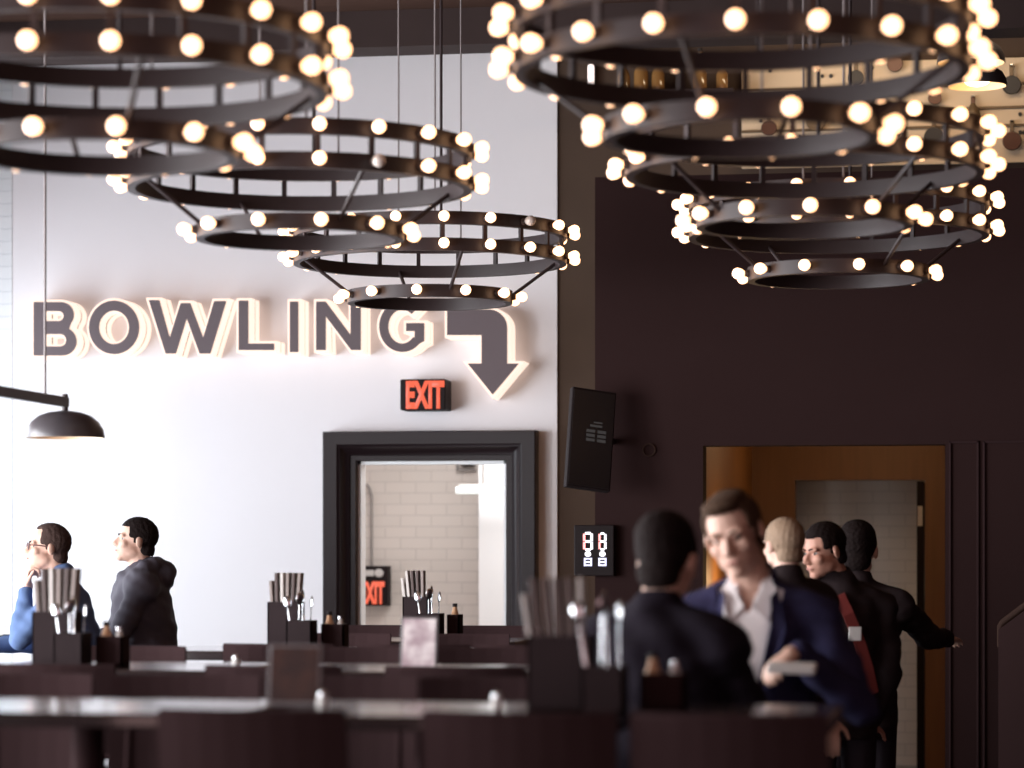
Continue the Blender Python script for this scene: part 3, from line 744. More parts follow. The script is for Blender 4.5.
# near side stools have their backs towards the camera; far side stools face it
for row, side, off, pxs, lb in ((1, 'near', -0.62, (-63, 275, 534, 737), 'black bar stool on the camera side of the front table row'),
                                (1, 'far', 0.62, (-5, 165, 325, 485), 'black bar stool on the wall side of the front table row'),
                                (2, 'near', -0.70, (70, 290, 467), 'black bar stool on the camera side of the second table row'),
                                (2, 'far', 0.55, (112, 330, 490), 'black bar stool on the wall side of the second table row'),
                                (3, 'near', -0.45, (292, 425, 540), 'black bar stool on the camera side of the third table row'),
                                (3, 'far', 0.50, (330, 450), 'black bar stool on the wall side of the third table row'),
                                (4, 'far', 0.55, (370, 490), 'black bar stool beside the doorway table')):
    for px in pxs:
        Y0 = ROW[row][0]+off
        make_stool(XY(px, Y0), Y0, 0 if side == 'near' else PI, lb, 'bar stools, '+side+' side of table row %s' % ('one', 'two', 'three', 'four')[row-1])

# ------------------------------------------------------------------ menu boxes with menus, cutlery, condiments
def caddy(px, Y, where, wmenu=0.10, menus=5, hbox=0.205, mh=0.125, cut=True, cond=None, style='mid', cutdx=0.095, slant=0.0, cutl=0.0):
    x = XY(px, Y); sc = 1.0
    t = thing('menu_caddy', 'black menu and cutlery box ' + where, 'caddy', (x, Y, TZ), 0, 'menu caddies on the bar tables')
    b = MB(); w, dp, th = wmenu+0.04, 0.09, 0.006
    b.minmax((-w/2, -dp/2, 0), (w/2, dp/2, th)); b.minmax((-w/2, -dp/2, 0), (-w/2+th, dp/2, hbox)); b.minmax((w/2-th, -dp/2, 0), (w/2, dp/2, hbox))
    b.minmax((-w/2, -dp/2, 0), (w/2, -dp/2+th, hbox)); b.minmax((-w/2, dp/2-th, 0), (w/2, dp/2, hbox)); b.build('menu_box', M['caddy'], t)
    b = MB(); cw, ch = 0.11, hbox*0.62; c0 = cutdx-cw/2; c1 = cutdx+cw/2; y0, y1 = -0.16, -dp/2
    b.minmax((c0, y0, 0), (c1, y1, th)); b.minmax((c0, y0, 0), (c0+th, y1, ch)); b.minmax((c1-th, y0, 0), (c1, y1, ch)); b.minmax((c0, y0, 0), (c1, y0+th, ch)); b.minmax((c0, y1-th, 0), (c1, y1, ch))
    b.build('cutlery_box', M['caddy'], t)
    for i in range(menus):
        fx = -wmenu/2 + (i+0.5)*wmenu/menus
        lean = R(-3+ (i-menus/2)*1.6 + slant)
        hm = hbox+mh*(1 if i else 0.72)
        rot = Euler((0, lean, 0)).to_matrix()
        m = ('menu_edge', 'menu_dark', 'menu_white', 'menu_edge', 'menu_dark', 'menu_edge')[i % 6] if style != 'white' else ('menu_white', 'menu_white', 'menu_dark', 'menu_dark', 'menu_edge')[i % 5]
        if style == 'thin': m = 'menu_white' if i in (0, 5) else 'menu_dark'  # outer menus turned white to paint in light caught on their edges
        tk = 0.72*wmenu/menus if style != 'thin' or 0 < i < 5 else 0.42*wmenu/menus
        o = MB().box((0, 0, hm/2), (tk, 0.062, hm-0.012), None, 0.0015).build('menu', M[m])
        o.location = (x+fx, Y, TZ+0.012); o.rotation_euler = (0, lean, 0)
        tag(o, 'tall menu card standing in the menu box ' + where, 'menu', 'menus in the box ' + where)
    if cut:
        for i in range(4):
            cx = x+c0+0.022+i*0.022; cy = Y-0.12+0.02*(i % 2); ln = 0.20+cutl+0.012*((i*7) % 3)
            o = MB(); o.box((0, 0, ln/2), (0.009, 0.004, ln), None, 0.0015); o.ell((0, 0, ln), (0.018, 0.006, 0.028), None, 12, 8)
            o = o.build('spoon' if i % 2 else 'fork', M['steel'], None, 40)
            o.location = (cx, cy, TZ+0.009); o.rotation_euler = (R((-6, 5, -3, 6)[i]), R((-9, -2, 5, 11)[i]), R(40*i))
            tag(o, ('steel spoon' if i % 2 else 'steel fork') + ' standing in the cutlery box ' + where, 'cutlery', 'cutlery in the box ' + where)
    return t
W_ = {'a': 'before the two seated men', 'b': 'before the white wall, left of the doorway', 'c': 'in front of the doorway', 'd': 'beside the dark man, nearest to the camera'}
caddy(57, 10.05, W_['a'], 0.125, 6, 0.20, 0.155, slant=4)
caddy(286, 11.85, W_['b'], 0.105, 6, 0.205, 0.12, slant=4)
caddy(417, 13.25, W_['c'], 0.085, 5, 0.205, 0.12, style='white', cutdx=0.088)
caddy(562, 7.45, W_['d'], 0.135, 6, 0.20, 0.15, style='thin', cutdx=0.13, slant=-1, cutl=0.065)
# condiment boxes beside them
def condiments(px, Y, where, w=0.12, h=0.11, n=2):
    x = XY(px, Y)
    t = thing('condiment_box', 'dark low box of condiments ' + where, 'box', (x, Y, TZ), 0, 'condiment boxes on the bar tables')
    b = MB(); th = 0.008
    b.minmax((-w/2, -0.05, 0), (w/2, 0.05, th)); b.minmax((-w/2, -0.05, 0), (-w/2+th, 0.05, h)); b.minmax((w/2-th, -0.05, 0), (w/2, 0.05, h)); b.minmax((-w/2, -0.05, 0), (w/2, -0.05+th, h)); b.minmax((-w/2, 0.05-th, 0), (w/2, 0.05, h))
    b.build('crate', M['stool'], t)
    for i in range(n):
        bx = -w/2+(i+0.5)*w/n
        hh_ = h+0.045-0.02*i
        o = thing('condiment_bottle', ('tan labelled bottle' if i == 0 else 'short pale bottle') + ' in the condiment box ' + where, 'bottle', (x+bx, Y, TZ+th), 0, 'bottles in the condiment boxes')
        MB().lathe([(0.020, 0), (0.022, 0.006), (0.022, hh_*0.62), (0.012, hh_*0.82), (0.011, hh_*0.9)], n=16).build('bottle_body', M['kraft' if i == 0 else 'menu_white'], o, 40)
        MB().cyl((0, 0, hh_*0.9), (0, 0, hh_), 0.012).build('bottle_cap', M['black' if i == 0 else 'steel'], o)
condiments(113, 10.05, W_['a'], 0.10)
condiments(335, 11.85, W_['b'], 0.10)
condiments(455, 13.25, W_['c'], 0.06, 0.12, 1)
condiments(664, 7.5, W_['d'], 0.12, 0.10)
# acrylic card stands
def card_stand(pxl, pxr, Y, h, m, label):
    x0, x1 = XY(pxl, Y), XY(pxr, Y); w = x1-x0
    t = thing('card_stand', label, 'card stand', ((x0+x1)/2, Y, TZ), 0, 'acrylic card stands on the bar tables')
    rot = Euler((R(-9), 0, 0)).to_matrix()
    MB().box((0, 0.02, 0.004), (w, 0.075, 0.006), None, 0.002).build('base', M['acrylic'], t)
    MB().box(rot @ Vector((0, 0, h/2))+Vector((0, 0, 0.006)), (w, 0.005, h), rot, 0.0015).build('holder', M['acrylic'], t)
    c = MB().box(rot @ Vector((0, -0.004, h/2))+Vector((0, 0, 0.006)), (w-0.016, 0.002, h-0.014), rot).build('printed_card', M[m], t)
    return t
card_stand(267, 320, 7.50, 0.165, 'card_dark', 'dark printed card in a clear stand on the front table')
card_stand(400, 437, 9.85, 0.185, 'card_pale', 'pale pink printed card in a clear stand on the second table row')
# salt shakers
for i, (px, Y, lb) in enumerate(((323, 7.42, 'small glass salt shaker beside the dark printed card'), (497, 7.42, 'small glass salt shaker left of the nearest menu box'), (236, 9.9, 'small glass salt shaker on the second table row'))):
    t = thing('salt_shaker', lb, 'shaker', (XY(px, Y), Y, TZ), 0, 'salt shakers')
    MB().lathe([(0.015, 0), (0.017, 0.004), (0.015, 0.03), (0.012, 0.036)], n=14).build('shaker_body', M['stencil_white'], t, 40)
    MB().lathe([(0.013, 0.036), (0.013, 0.043), (0.007, 0.048)], n=14).build('shaker_lid', M['steel'], t, 40)
# white papers on the men's table
p = MT.location
o = MB().box((0, 0, 0.02), (0.30, 0.21, 0.04), None, 0.003).build('paper_stack', M['paper'], None, None, (XY(3, 13.75), 13.75, TZ)); tag(o, 'white stack of paper on the table of the seated men', 'paper')

# ------------------------------------------------------------------ people
def remesh(mb, vox, sm=3, name='surface'):
    me = mb.mesh(name); o = bpy.data.objects.new(name, me); C.objects.link(o)
    md = o.modifiers.new('r', 'REMESH'); md.mode = 'VOXEL'; md.voxel_size = vox
    md2 = o.modifiers.new('s', 'SMOOTH'); md2.factor = 0.5; md2.iterations = sm
    dg = bpy.context.evaluated_depsgraph_get(); dg.update()
    out = bpy.data.meshes.new_from_object(o.evaluated_get(dg)); out.materials.clear()
    bpy.data.objects.remove(o)
    for p in out.polygons: p.use_smooth = True
    return out
def cut(me, keep):
    bm = bmesh.new(); bm.from_mesh(me)
    kill = [f for f in bm.faces if not keep(f.calc_center_median())]
    bmesh.ops.delete(bm, geom=kill, context='FACES')
    for _ in range(3):
        ed = [v for v in bm.verts if v.is_boundary]; mv = {}
        for v in ed:
            nb = [e.other_vert(v) for e in v.link_edges if e.is_boundary]
            if len(nb) == 2: mv[v] = (nb[0].co+nb[1].co)/4+v.co/2
        for v, c in mv.items(): v.co = c
    bm.to_mesh(me); bm.free()
    return me

def add_hand(mb, w, d, n, curl=0.5, side=1, spread=0.1):
    """wrist, finger direction, palm normal, thumb side sign"""
    d = Vector(d).normalized(); n = Vector(n); n = (n-d*n.dot(d)).normalized(); s = d.cross(n)*side
    rot = Matrix((s, d, n)).transposed()
    mb.ell(w+d*0.052, (0.042, 0.054, 0.017), rot, 14, 8); mb.cap(w, w+d*0.03, 0.028, 0.03)
    for i, (o, L, r) in enumerate(((0.031, 0.074, 0.0095), (0.010, 0.083, 0.0098), (-0.011, 0.077, 0.0094), (-0.031, 0.060, 0.0085))):
        b = w+d*0.088+s*o; dd = (d+s*(o*spread*8)).normalized(); p = b
        for k, f in enumerate((0.45, 0.32, 0.25)):
            a = curl*(0.5+k*0.75); v = (dd*math.cos(a)+n*math.sin(a)).normalized(); q = p+v*L*f
            mb.cap(p, q, r*(1-0.07*k), r*(0.93-0.07*k), 10); p = q
    t0 = w+d*0.03+s*0.032; t1 = t0+(d*0.55+s*0.75+n*0.35).normalized()*0.042; t2 = t1+(d*0.85+s*0.35+n*0.45).normalized()*0.034
    mb.cap(t0, t1, 0.013, 0.0105, 10); mb.cap(t1, t2, 0.0105, 0.0085, 10)

def person(label, head_px, d, face_deg, *, pitch=0, roll=0, yaw=0, lean=6, seated=True, s=1.0, arms=None, jacket='dark_cloth', skin='skin', hair='hair_black',
           hairstyle='short', vneck=False, hood=False, collar=None, glasses=False, strap=False, stoop=0.03, side=0.0, stool=None, belly=0.0, bulk=0.0, shirtm='white_shirt'):
    """head_px: centre of the head in the photograph at camera depth d. face_deg: 0 looks at the camera, -90 to the picture's left, 180 away."""
    Hw = at(head_px[0], head_px[1], d)
    az = R(face_deg)+TH
    # local frame: faces -Y; built around the pelvis, then shifted so that the head lands where the photo shows it
    la = R(lean)
    up = Vector((0, -math.sin(la), math.cos(la))); rotL = Euler((la, 0, 0)).to_matrix()
    rotH = rotL.inverted() if False else Euler((R(pitch), R(roll), R(yaw)), 'XYZ').to_matrix()
    Nl = up*0.53*s; Hl = Nl + Vector((side, -stoop, 0.155*s))
    zp = Hw.z-Hl.z
    P = Vector((0, 0, zp)); N = P+Nl; H = P+Hl
    Rz = Matrix.Rotation(az, 3, 'Z'); off = Rz @ Hl
    base = Vector((Hw.x-off.x, Hw.y-off.y, 0))
    t = thing('person', label, 'person', base, az)
    def TL(tt): return P+up*tt*s
    # legs
    legs = []
    for sd in (-1, 1):
        hip = P+Vector((0.09*sd*s, 0, -0.02))
        if seated:
            knee = hip+Vector((0.07*sd, -0.42*s, -0.04)); ank = Vector((knee.x*0.9, knee.y+0.10, max(0.36, knee.z-0.42*s)))
        else:
            st_ = 0.06*sd
            knee = Vector((0.10*sd*s, -0.02+st_*0.5, zp*0.52)); ank = Vector((0.11*sd*s, 0.03+st_, 0.085))
        legs.append((hip, knee, ank))
    S = {sd: TL(0.435)+Vector((0.185*sd*s, 0.0, 0)) for sd in (-1, 1)}
    A = {}
    for sd in (-1, 1):
        spec_ = (arms or {}).get(sd)
        if spec_ and spec_[0] == 'reach':
            T = Rz.inverted() @ (spec_[1]-base); dv = T-S[sd]; l1, l2 = 0.295*s, 0.255*s; L = min(dv.length, (l1+l2)*0.995); dh = dv.normalized()
            x = (l1*l1-l2*l2+L*L)/(2*L); hgt = math.sqrt(max(0, l1*l1-x*x)); bd = Vector((0.7*sd, 0.35, -0.75)); bd = (bd-dh*bd.dot(dh)).normalized()
            e = S[sd]+dh*x+bd*hgt; w = S[sd]+dh*L; A[sd] = (e, w, (w-e).normalized(), spec_[2:]); continue
        ud, fd = (arms or {}).get(sd, ((0.15*sd, -0.25, -1), (-0.1*sd, -1, -0.05)))[:2]
        e = S[sd]+Vector(ud).normalized()*0.295*s; w = e+Vector(fd).normalized()*0.255*s
        A[sd] = (e, w, Vector(fd).normalized(), (arms or {}).get(sd, (0, 0))[2:] )
    # head shapes
    def Hp(x, y, z): return H+rotH @ (Vector((x, y, z))*s)
    def head(mb, g=0.0):
        e = lambda c, r, rot=None: mb.ell(Hp(*c), tuple((k+g)*s for k in r), rotH if rot is None else rotH @ rot)
        e((0, .015, .035), (.077, .098, .086)); e((0, -.030, -.042), (.059, .062, .074)); e((0, -.064, -.094), (.027, .025, .023))
        for sd in (-1, 1):
            e((.038*sd, -.010, -.066), (.024, .042, .030)); e((.036*sd, -.060, -.024), (.027, .024, .024))
            e((.080*sd, .012, -.006), (.010, .021, .033), Euler((0.2, 0, 0.35*sd)).to_matrix()); e((.011*sd, -.098, -.034), (.009, .011, .009))
            e((.030*sd, -.074, .021), (.028, .016, .010))
        mb.cap(Hp(0, -.084, .008), Hp(0, -.108, -.028), .0085*s, .0125*s)
        e((0, -.087, -.057), (.023, .010, .0065)); e((0, -.085, -.069), (.020, .010, .0075))
        e((0, .055, -.045), (.055, .045, .05))
    body = MB(); head(body)
    body.cap(Hp(0, .022, -.06), N+Vector((0, .01, 0)), .056*s, .062*s)
    secs = [(-.10, .10, .08), (-.06, .145, .105), (.0, .163, .118), (.10, .150, .110+belly), (.22, .156, .115+belly), (.33, .172, .120), (.42, .172, .105), (.48, .13, .085), (.53, .065, .06)]
    def torso(mb, g=0.0, lo=-.10):
        mb.loft([(TL(tt), (rx+g)*s, (ry+g)*s, rotL) for (tt, rx, ry) in secs if tt >= lo])
        for sd in (-1, 1):
            mb.cap(TL(.50)+Vector((0.03*sd, 0.01, 0)), S[sd], (.052+g*0.7)*s, (.054+g)*s)
    torso(body)
    for sd in (-1, 1):
        e, w, fd, ex = A[sd]
        body.cap(S[sd], e, .050*s, .040*s); body.cap(e, w, .040*s, .027*s)
        n = ex[0] if ex else (0, 0, -1); curl = ex[1] if len(ex) > 1 else 0.5; hd = ex[2] if len(ex) > 2 else fd
        add_hand(body, w, hd, n, curl, -sd if (len(ex) <= 3) else ex[3])
    for (hip, knee, ank) in legs:
        body.cap(hip, knee, .080*s, .056*s); body.cap(knee, ank, .055*s, .036*s); body.cap(ank, ank+Vector((0, -.13, -.045)), .036*s, .03*s)
    me = remesh(body, 0.0065, 2, 'body'); o = link('body', me, M[skin], t)
    # jacket
    j = MB(); torso(j, 0.024+bulk, -.09)
    j.loft([(TL(-.16), (.175+bulk)*s, (.135+bulk)*s, rotL), (TL(-.05), (.185+bulk)*s, (.142+bulk)*s, rotL), (TL(.06), (.178+bulk)*s, (.138+belly+bulk)*s, rotL)])
    for sd in (-1, 1):
        e, w, fd, ex = A[sd]
        j.cap(S[sd], e, .070*s, .058*s); j.cap(e, w-fd*0.012, .057*s, .041*s)
    j.cap(TL(.46), N+Vector((0, .012, .02)), .095*s, .074*s)
    if strap: j.cap(N+Vector((0, .012, .0)), H+Vector((0.01, .03, -.085)), .085*s, .070*s)
    if hood:
        for k in range(7):
            a = -1.25+2.5*k/6
            j.ell(N+Vector((0.115*math.sin(a), 0.105*math.cos(a)-0.005, 0.005+0.025*math.cos(a)))*1.0, (.050, .050, .045))
        j.ell(N+Vector((0, .135, -.03)), (.105, .060, .085))
    jm = remesh(j, 0.011, 3, 'jacket')
    rnd_ = random.Random(len(label)*7)
    # soft folds in the cloth
    ph = [rnd_.uniform(0, 6) for _ in range(6)]
    jm.update()
    nrm_ = [v.normal.copy() for v in jm.vertices]
    for v, nv in zip(jm.vertices, nrm_):
        c = v.co; k = 0.0035*math.sin(c.z*42+c.x*23+ph[0])+0.003*math.sin(c.x*38-c.z*31+c.y*27+ph[1])+0.002*math.sin(c.z*90+c.y*60+ph[2])
        v.co = c+nv*k
    iR = rotL.inverted()
    def keep(c):
        q = iR @ (c-P); q = q/s
        if strap: return (rotH.inverted() @ (c-H)).z < -0.085
        if q.z > 0.575+ (0.02 if q.y > 0 else 0): return False
        if vneck and q.y < -0.02 and q.z > 0.17 and abs(q.x) < 0.012+(q.z-0.17)*0.24: return False
        if not vneck and q.y < 0.0 and q.z > 0.52 and abs(q.x) < (q.z-0.50)*0.7: return False
        return True
    cut(jm, keep); jo = link('jacket', jm, M[jacket], t)
    sm_ = jo.modifiers.new('thickness', 'SOLIDIFY'); sm_.thickness = 0.006; sm_.offset = -1
    if vneck or collar:
        sh_ = MB(); torso(sh_, 0.010, .05); sh_.cap(TL(.47), N+Vector((0, .008, .012)), .082*s, .068*s)
        shm = remesh(sh_, 0.010, 2, 'shirt')
        def keep2(c):
            q = iR @ (c-P); q = q/s
            return q.z < 0.57+max(0, q.y)*0.35 and not (q.y < -0.03 and q.z > 0.475 and abs(q.x) < (q.z-0.475)*0.45)
        cut(shm, keep2); so = link('shirt', shm, M[collar or shirtm], t)
        sm_ = so.modifiers.new('thickness', 'SOLIDIFY'); sm_.thickness = 0.004; sm_.offset = -1
        # collar wings
        b = MB()
        for sd in (-1, 1):
            c0 = P+rotL @ (Vector((0.058*sd, -0.045, 0.575))*s); c1 = P+rotL @ (Vector((0.012*sd, -0.098, 0.50))*s); c2 = P+rotL @ (Vector((0.055*sd, -0.105, 0.455))*s); c3 = P+rotL @ (Vector((0.082*sd, -0.06, 0.535))*s)
            nn = (c1-c0).cross(c2-c0).normalized()*0.004
            b.add([c0-nn, c1-nn, c2-nn, c3-nn, c0+nn, c1+nn, c2+nn, c3+nn], [(0,1,2,3),(7,6,5,4),(0,4,5,1),(1,5,6,2),(2,6,7,3),(3,7,4,0)])
        b.build('shirt_collar', M[collar or shirtm], so)
    if vneck:
        b = MB()
        for sd in (-1, 1):
            pts = [(0.085*sd, -0.062, 0.545), (0.112*sd, -0.128, 0.44), (0.066*sd, -0.158, 0.29), (0.016*sd, -0.158, 0.17), (0.012*sd, -0.166, 0.20), (0.045*sd, -0.160, 0.33), (0.072*sd, -0.132, 0.45), (0.068*sd, -0.09, 0.53)]
            pp = [P+rotL @ (Vector(q)*s) for q in pts]; n = len(pp); dv = rotL @ Vector((0, -0.007, 0))
            b.add(pp+[q+dv for q in pp], [tuple(range(n)), tuple(reversed(range(n, 2*n)))]+[(i, (i+1) % n, n+(i+1) % n, n+i) for i in range(n)])
        b.build('lapel', M[jacket], jo)
    # trousers and shoes
    tr = MB(); tr.loft([(TL(tt), (rx+.012)*s, (ry+.012)*s, rotL) for (tt, rx, ry) in secs[:4]])
    for (hip, knee, ank) in legs:
        tr.cap(hip, knee, .095*s, .070*s); tr.cap(knee, ank+Vector((0, 0, .03)), .068*s, .052*s)
    link('trousers', remesh(tr, 0.012, 2, 'trousers'), M['trousers'], t)
    for (hip, knee, ank) in legs:
        f = MB(); f.cap(ank+Vector((0, .03, -.035)), ank+Vector((0, -.15, -.05)), .044, .034); f.ell(ank+Vector((0, -.05, -.06)), (.046, .13, .022)); f.cap(ank+Vector((0, .01, .02)), ank+Vector((0, .01, -.04)), .047, .047)
        link('shoe', remesh(f, 0.009, 2, 'shoe'), M['shoe'], t)
    # hair
    hm = MB()
    g = 0.010 if hairstyle != 'bald' else 0.004
    hm.ell(Hp(0, .017, .037), tuple((k+g)*s for k in (.077, .098, .086)), rotH); hm.ell(Hp(0, .058, -.04), tuple((k+g)*s for k in (.055, .045, .05)), rotH)
    if hairstyle == 'quiff':
        hm.ell(Hp(.0, -.05, .103), (.058*s, .043*s, .022*s), rotH); hm.ell(Hp(.012, .0, .112), (.055*s, .07*s, .018*s), rotH)
    if hairstyle == 'full':
        hm.ell(Hp(0, .03, .065), (.084*s, .105*s, .078*s), rotH)
    hmm = remesh(hm, 0.007, 2, 'hair')
    nrm_ = [v.normal.copy() for v in hmm.vertices]
    for v, nv in zip(hmm.vertices, nrm_): v.co = v.co + nv*(0.0012*math.sin(v.co.x*210+v.co.z*120+ph[3])*math.sin(v.co.y*190+v.co.z*90+ph[4]))
    iH = rotH.inverted()
    hl = {'short': 0.075, 'quiff': 0.080, 'full': 0.065, 'receding': 0.098, 'bald': 0.13}[hairstyle]
    def keep3(c):
        q = (iH @ (c-H))/s
        if q.y < -0.045: return q.z > hl
        if q.y < -0.015: return q.z > hl-(q.y+0.045)*1.5 or (abs(q.x) > 0.06 and q.z > 0.015 and hairstyle != 'bald')
        if q.y < 0.03: return q.z > 0.018 or (abs(q.x) > 0.07 and q.z > -0.012 and q.y < 0.0)
        if hairstyle == 'bald' and q.z > 0.075: return False
        return q.z > (-0.105 if hairstyle == 'full' else -0.07)
    cut(hmm, keep3); ho = link('hair', hmm, M[hair], t)
    sm_ = ho.modifiers.new('thickness', 'SOLIDIFY'); sm_.thickness = 0.008; sm_.offset = -1
    # eyes, brows, mouth
    for sd in (-1, 1):
        ey = MB().ell(Hp(.031*sd, -.0615, .001), (.0118*s,)*3, None, 14, 10).build('eye', M['eye_white'], t, 180)
        MB().ell(Hp(.031*sd-.001, -.0718, .001), (.0078*s, .0038*s, .0078*s), rotH, 12, 8).build('iris', M['iris'], ey, 180)
        MB().tube([Hp(.013*sd, -.0885, .021), Hp(.030*sd, -.0870, .026), Hp(.048*sd, -.0760, .021)], .0040*s).build('eyebrow', M[hair], t, 180)
    MB().ell(Hp(0, -.0945, -.0625), (.021*s, .0045*s, .0045*s), rotH).build('mouth', M['lip'], t, 180)
    if glasses:
        b = MB()
        for sd in (-1, 1):
            b.tube([Hp(.033*sd+.022*math.cos(q*PI/8), -.098-0.0*q, .0+.017*math.sin(q*PI/8)) for q in range(17)], .0028*s)
            b.tube([Hp(.055*sd, -.096, .006), Hp(.078*sd, -.06, .008), Hp(.083*sd, .012, .006)], .0032*s)
        b.tube([Hp(-.012, -.099, .004), Hp(0, -.103, .008), Hp(.012, -.099, .004)], .0028*s); b.build('glasses', M['glasses'], t)
    if strap:
        pts = [(-0.035, -0.10, 0.50), (-0.005, -0.150, 0.42), (0.045, -0.165, 0.30), (0.09, -0.162, 0.17), (0.12, -0.15, 0.06)]
        b = MB()
        pp = [P+rotL @ (Vector(q)*s) for q in pts]; wv = rotL @ Vector((0.022, 0, 0.010)); dv = rotL @ Vector((0, -0.008, 0)); n = len(pp)
        vs = [q-wv for q in pp]+[q+wv for q in pp]+[q-wv+dv for q in pp]+[q+wv+dv for q in pp]; fs = []
        for i in range(n-1): fs += [(i, i+1, n+i+1, n+i), (2*n+i, 3*n+i, 3*n+i+1, 2*n+i+1), (i, 2*n+i, 2*n+i+1, i+1), (n+i, n+i+1, 3*n+i+1, 3*n+i)]
        fs += [(0, n, 3*n, 2*n), (n-1, 2*n-1, 4*n-1, 3*n-1)]
        b.add(vs, fs); st_ = b.build('red_strap', M['red_strap'], jo); st_['label'] = 'red strap across the chest'
        q = P+rotL @ (Vector((0.022, -0.178, 0.335))*s)
        bd = MB().box(q, (.055, .006, .06), rotL, .002).build('badge', M['paper'], jo); bd['label'] = 'white name badge'
    if seated and stool:
        zs_ = zp-0.10
        o = make_stool(base.x, base.y, az+PI, stool, 'backless stools under seated people', False)
        o.scale = (1, 1, zs_/0.787)
    return t

HANG = {sd: ((0.14*sd, -0.05, -1), (-0.22*sd, 0.40, -1)) for sd in (-1, 1)}
person('seated man in a blue jacket and glasses resting his chin on his hand', (47, 548), 13.95, -82, pitch=-6, yaw=8, lean=14, jacket='blue_cloth', hair='hair_grey', hairstyle='receding', glasses=True, stoop=0.05,
       arms={1: ((0.02, -0.75, -0.75), (-0.40, 0.14, 1.0), (0, 1, 0.1), 1.4), -1: ((-0.2, -0.55, -0.9), (0.5, -0.8, -0.05), (0, 0, -1), 0.4)}, s=0.97, stool='bar stool under the man in the blue jacket')
person('seated man in a dark hooded jacket looking left beside the white wall', (135, 541), 14.65, -80, pitch=-8, yaw=5, lean=4, jacket='charcoal_cloth', hair='hair_black', hairstyle='short', hood=True, stoop=0.02, belly=0.02, bulk=0.022,
       arms={1: ((0.2, -0.45, -0.9), (-0.2, -0.95, -0.25)), -1: ((-0.2, -0.45, -0.9), (0.2, -0.95, -0.25))}, s=0.98, stool='bar stool under the man in the hooded jacket')
person('man in a black jacket seen from behind, talking to the man in the navy suit', (668, 561), 8.3, 152, pitch=8, lean=10, jacket='inkblue_cloth', hair='hair_black', hairstyle='full', stoop=0.05, s=1.04, bulk=0.018, collar='lilac_shirt', seated=False,
       arms={1: ((0.35, -0.5, -1), (-0.3, -1, 0.1)), -1: ((-0.35, -0.5, -1), (0.3, -1, 0.1))})
person('man in a navy suit and open white shirt leaning forward, facing the camera', (734, 535), 8.95, -14, pitch=14, roll=-13, yaw=-8, lean=14, jacket='navy_cloth', hair='hair_brown', hairstyle='quiff', vneck=True, seated=False, s=1.10, stoop=0.06, side=-0.05,
       arms={1: ('reach', at(797, 652, 8.78), (0, 0, -1), 0.8, Vector((-0.55, -0.75, -0.35))), -1: ((-0.3, -0.35, -1), (0.15, -1, 0.0), (0, 0, -1), 0.8)}, skin='skin')
person('man with cropped fair hair standing behind the man in the navy suit', (783, 546), 11.4, -152, lean=4, jacket='dark_cloth', hair='hair_fair', hairstyle='receding', seated=False, s=0.90, arms=HANG)
person('dark haired man in profile with a red strap and white badge', (823, 551), 12.3, 8, pitch=12, yaw=-66, lean=6, side=-0.09, jacket='dark_cloth', skin='skin_ruddy', hair='hair_black', hairstyle='short', seated=False, s=0.98, strap=True, arms=HANG)
person('dark haired man seen from behind reaching an arm towards the wooden door frame', (858, 551), 13.3, 168, lean=6, jacket='dark_cloth', hair='hair_black', hairstyle='full', seated=False, s=1.06,
       arms={-1: ((-0.42, -0.75, -0.48), (-0.24, -0.95, -0.05), (0, 0, -1), 0.4), 1: ((0.1, -0.2, -1), (-0.05, -0.6, -0.8))})

# white card held by the suited man
o = MB().box((0, 0, 0), (0.15, 0.10, 0.022), Euler((R(8), R(2), 0)).to_matrix(), 0.006).build('folded_napkin', M['paper'], None, None, at(792, 668, 8.66)); tag(o, 'white folded napkin held by the man in the navy suit', 'napkin')

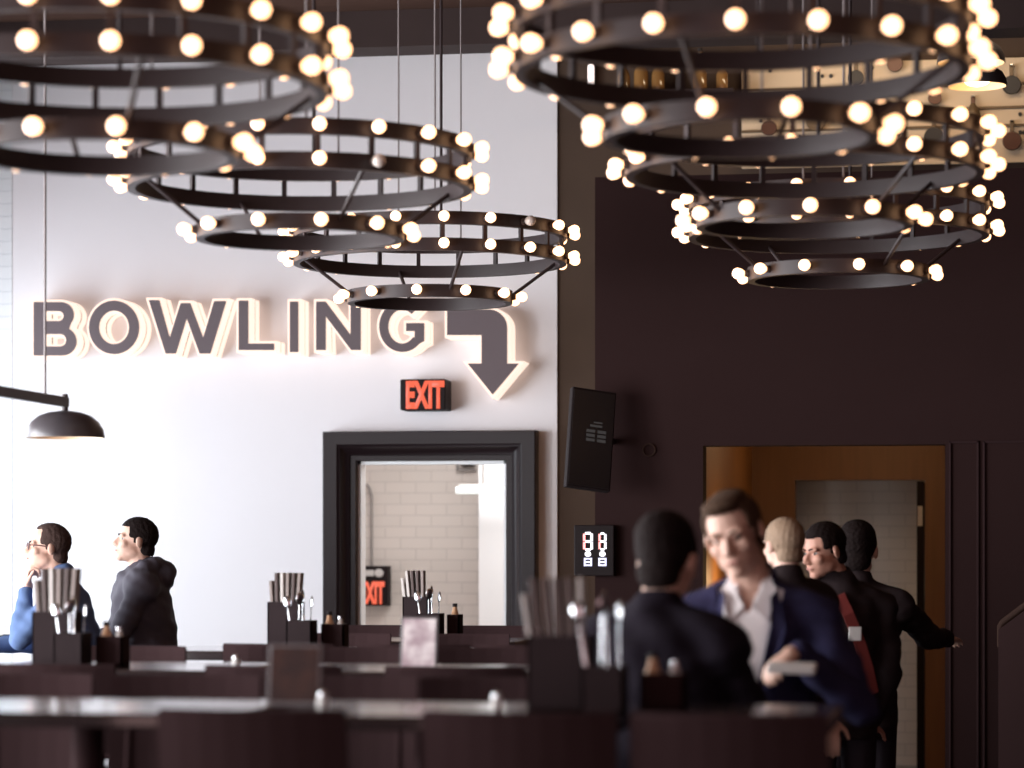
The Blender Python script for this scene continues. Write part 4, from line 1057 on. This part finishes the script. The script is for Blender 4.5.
# ------------------------------------------------------------------ light
def area(name, loc, rot, sx, sy, power, col):
    l = bpy.data.lights.new(name, 'AREA'); l.shape = 'RECTANGLE'; l.size = sx; l.size_y = sy; l.energy = power; l.color = col
    o = bpy.data.objects.new(name, l); C.objects.link(o); o.location = loc; o.rotation_euler = rot; return o
for i, (y0, y1) in enumerate(wins):
    area('daylight', (XL-0.45, (y0+y1)/2, 1.75), (0, R(-90), 0), 2.7, y1-y0, (240, 600, 640, 255)[i], ((0.94, 0.97, 1.0), (0.94, 0.97, 1.0), (0.94, 0.97, 1.0), (0.80, 0.92, 1.0))[i])
area('corridor_fill', (-2.2, 18.9, 2.8), (0, 0, 0), 3.0, 1.2, 104, (1.0, 0.97, 0.95))  # unseen area light added under the corridor ceiling to boost the fluorescent fitting
area('board_fill', (XY(900, YW-0.9), YW-0.95, 4.58), (R(62), 0, 0), 1.5, 0.08, 9, (1.0, 0.76, 0.50))  # extra light without a fixture, added to brighten the cream board
l = bpy.data.lights.new('vestibule_side_fill', 'POINT'); l.energy = 9; l.color = (1.0, 0.62, 0.30); l.shadow_soft_size = 0.1  # bare point light added to warm the left wood wall, no fixture
o = bpy.data.objects.new('vestibule_side_fill', l); C.objects.link(o); o.location = (vx0+0.30, YP+0.75, 1.35)
l = bpy.data.lights.new('vestibule_ceiling_lamp', 'POINT'); l.energy = 6; l.color = (1.0, 0.66, 0.36); l.shadow_soft_size = 0.12  # second added point light, brightens the end wall and right frame
o = bpy.data.objects.new('vestibule_ceiling_lamp', l); C.objects.link(o); o.location = ((vx0+vx1)/2+0.25, VY-1.1, 2.3)
l = bpy.data.lights.new('far_room_fill', 'POINT'); l.energy = 0.3; l.color = (1.0, 0.75, 0.45); l.shadow_soft_size = 0.1  # unseen point light added to lift the brick beyond the doorway
o = bpy.data.objects.new('far_room_fill', l); C.objects.link(o); o.location = (wx1+0.2, VY+0.9, 1.3)
w = bpy.data.worlds.new('hall'); SC.world = w; w.use_nodes = True
bg = w.node_tree.nodes['Background']; bg.inputs[0].default_value = (1.0, 0.62, 0.60, 1); bg.inputs[1].default_value = 0.92

# ------------------------------------------------------------------ camera
cam = bpy.data.cameras.new('camera'); co = bpy.data.objects.new('camera', cam); C.objects.link(co)
co.location = (0, 0, CAMZ); co.rotation_euler = (PI/2, 0, TH)
cam.sensor_width = 36; cam.lens = F/1024*36; cam.shift_y = (HZ-384)/1024
cam.dof.use_dof = True; cam.dof.focus_distance = 14.5; cam.dof.aperture_fstop = 1.8; cam.clip_end = 200
SC.camera = co
SC.view_settings.view_transform = 'Standard'; SC.view_settings.look = 'None'; SC.view_settings.gamma = 1; SC.view_settings.exposure = 0
SC.view_settings.use_curve_mapping = False
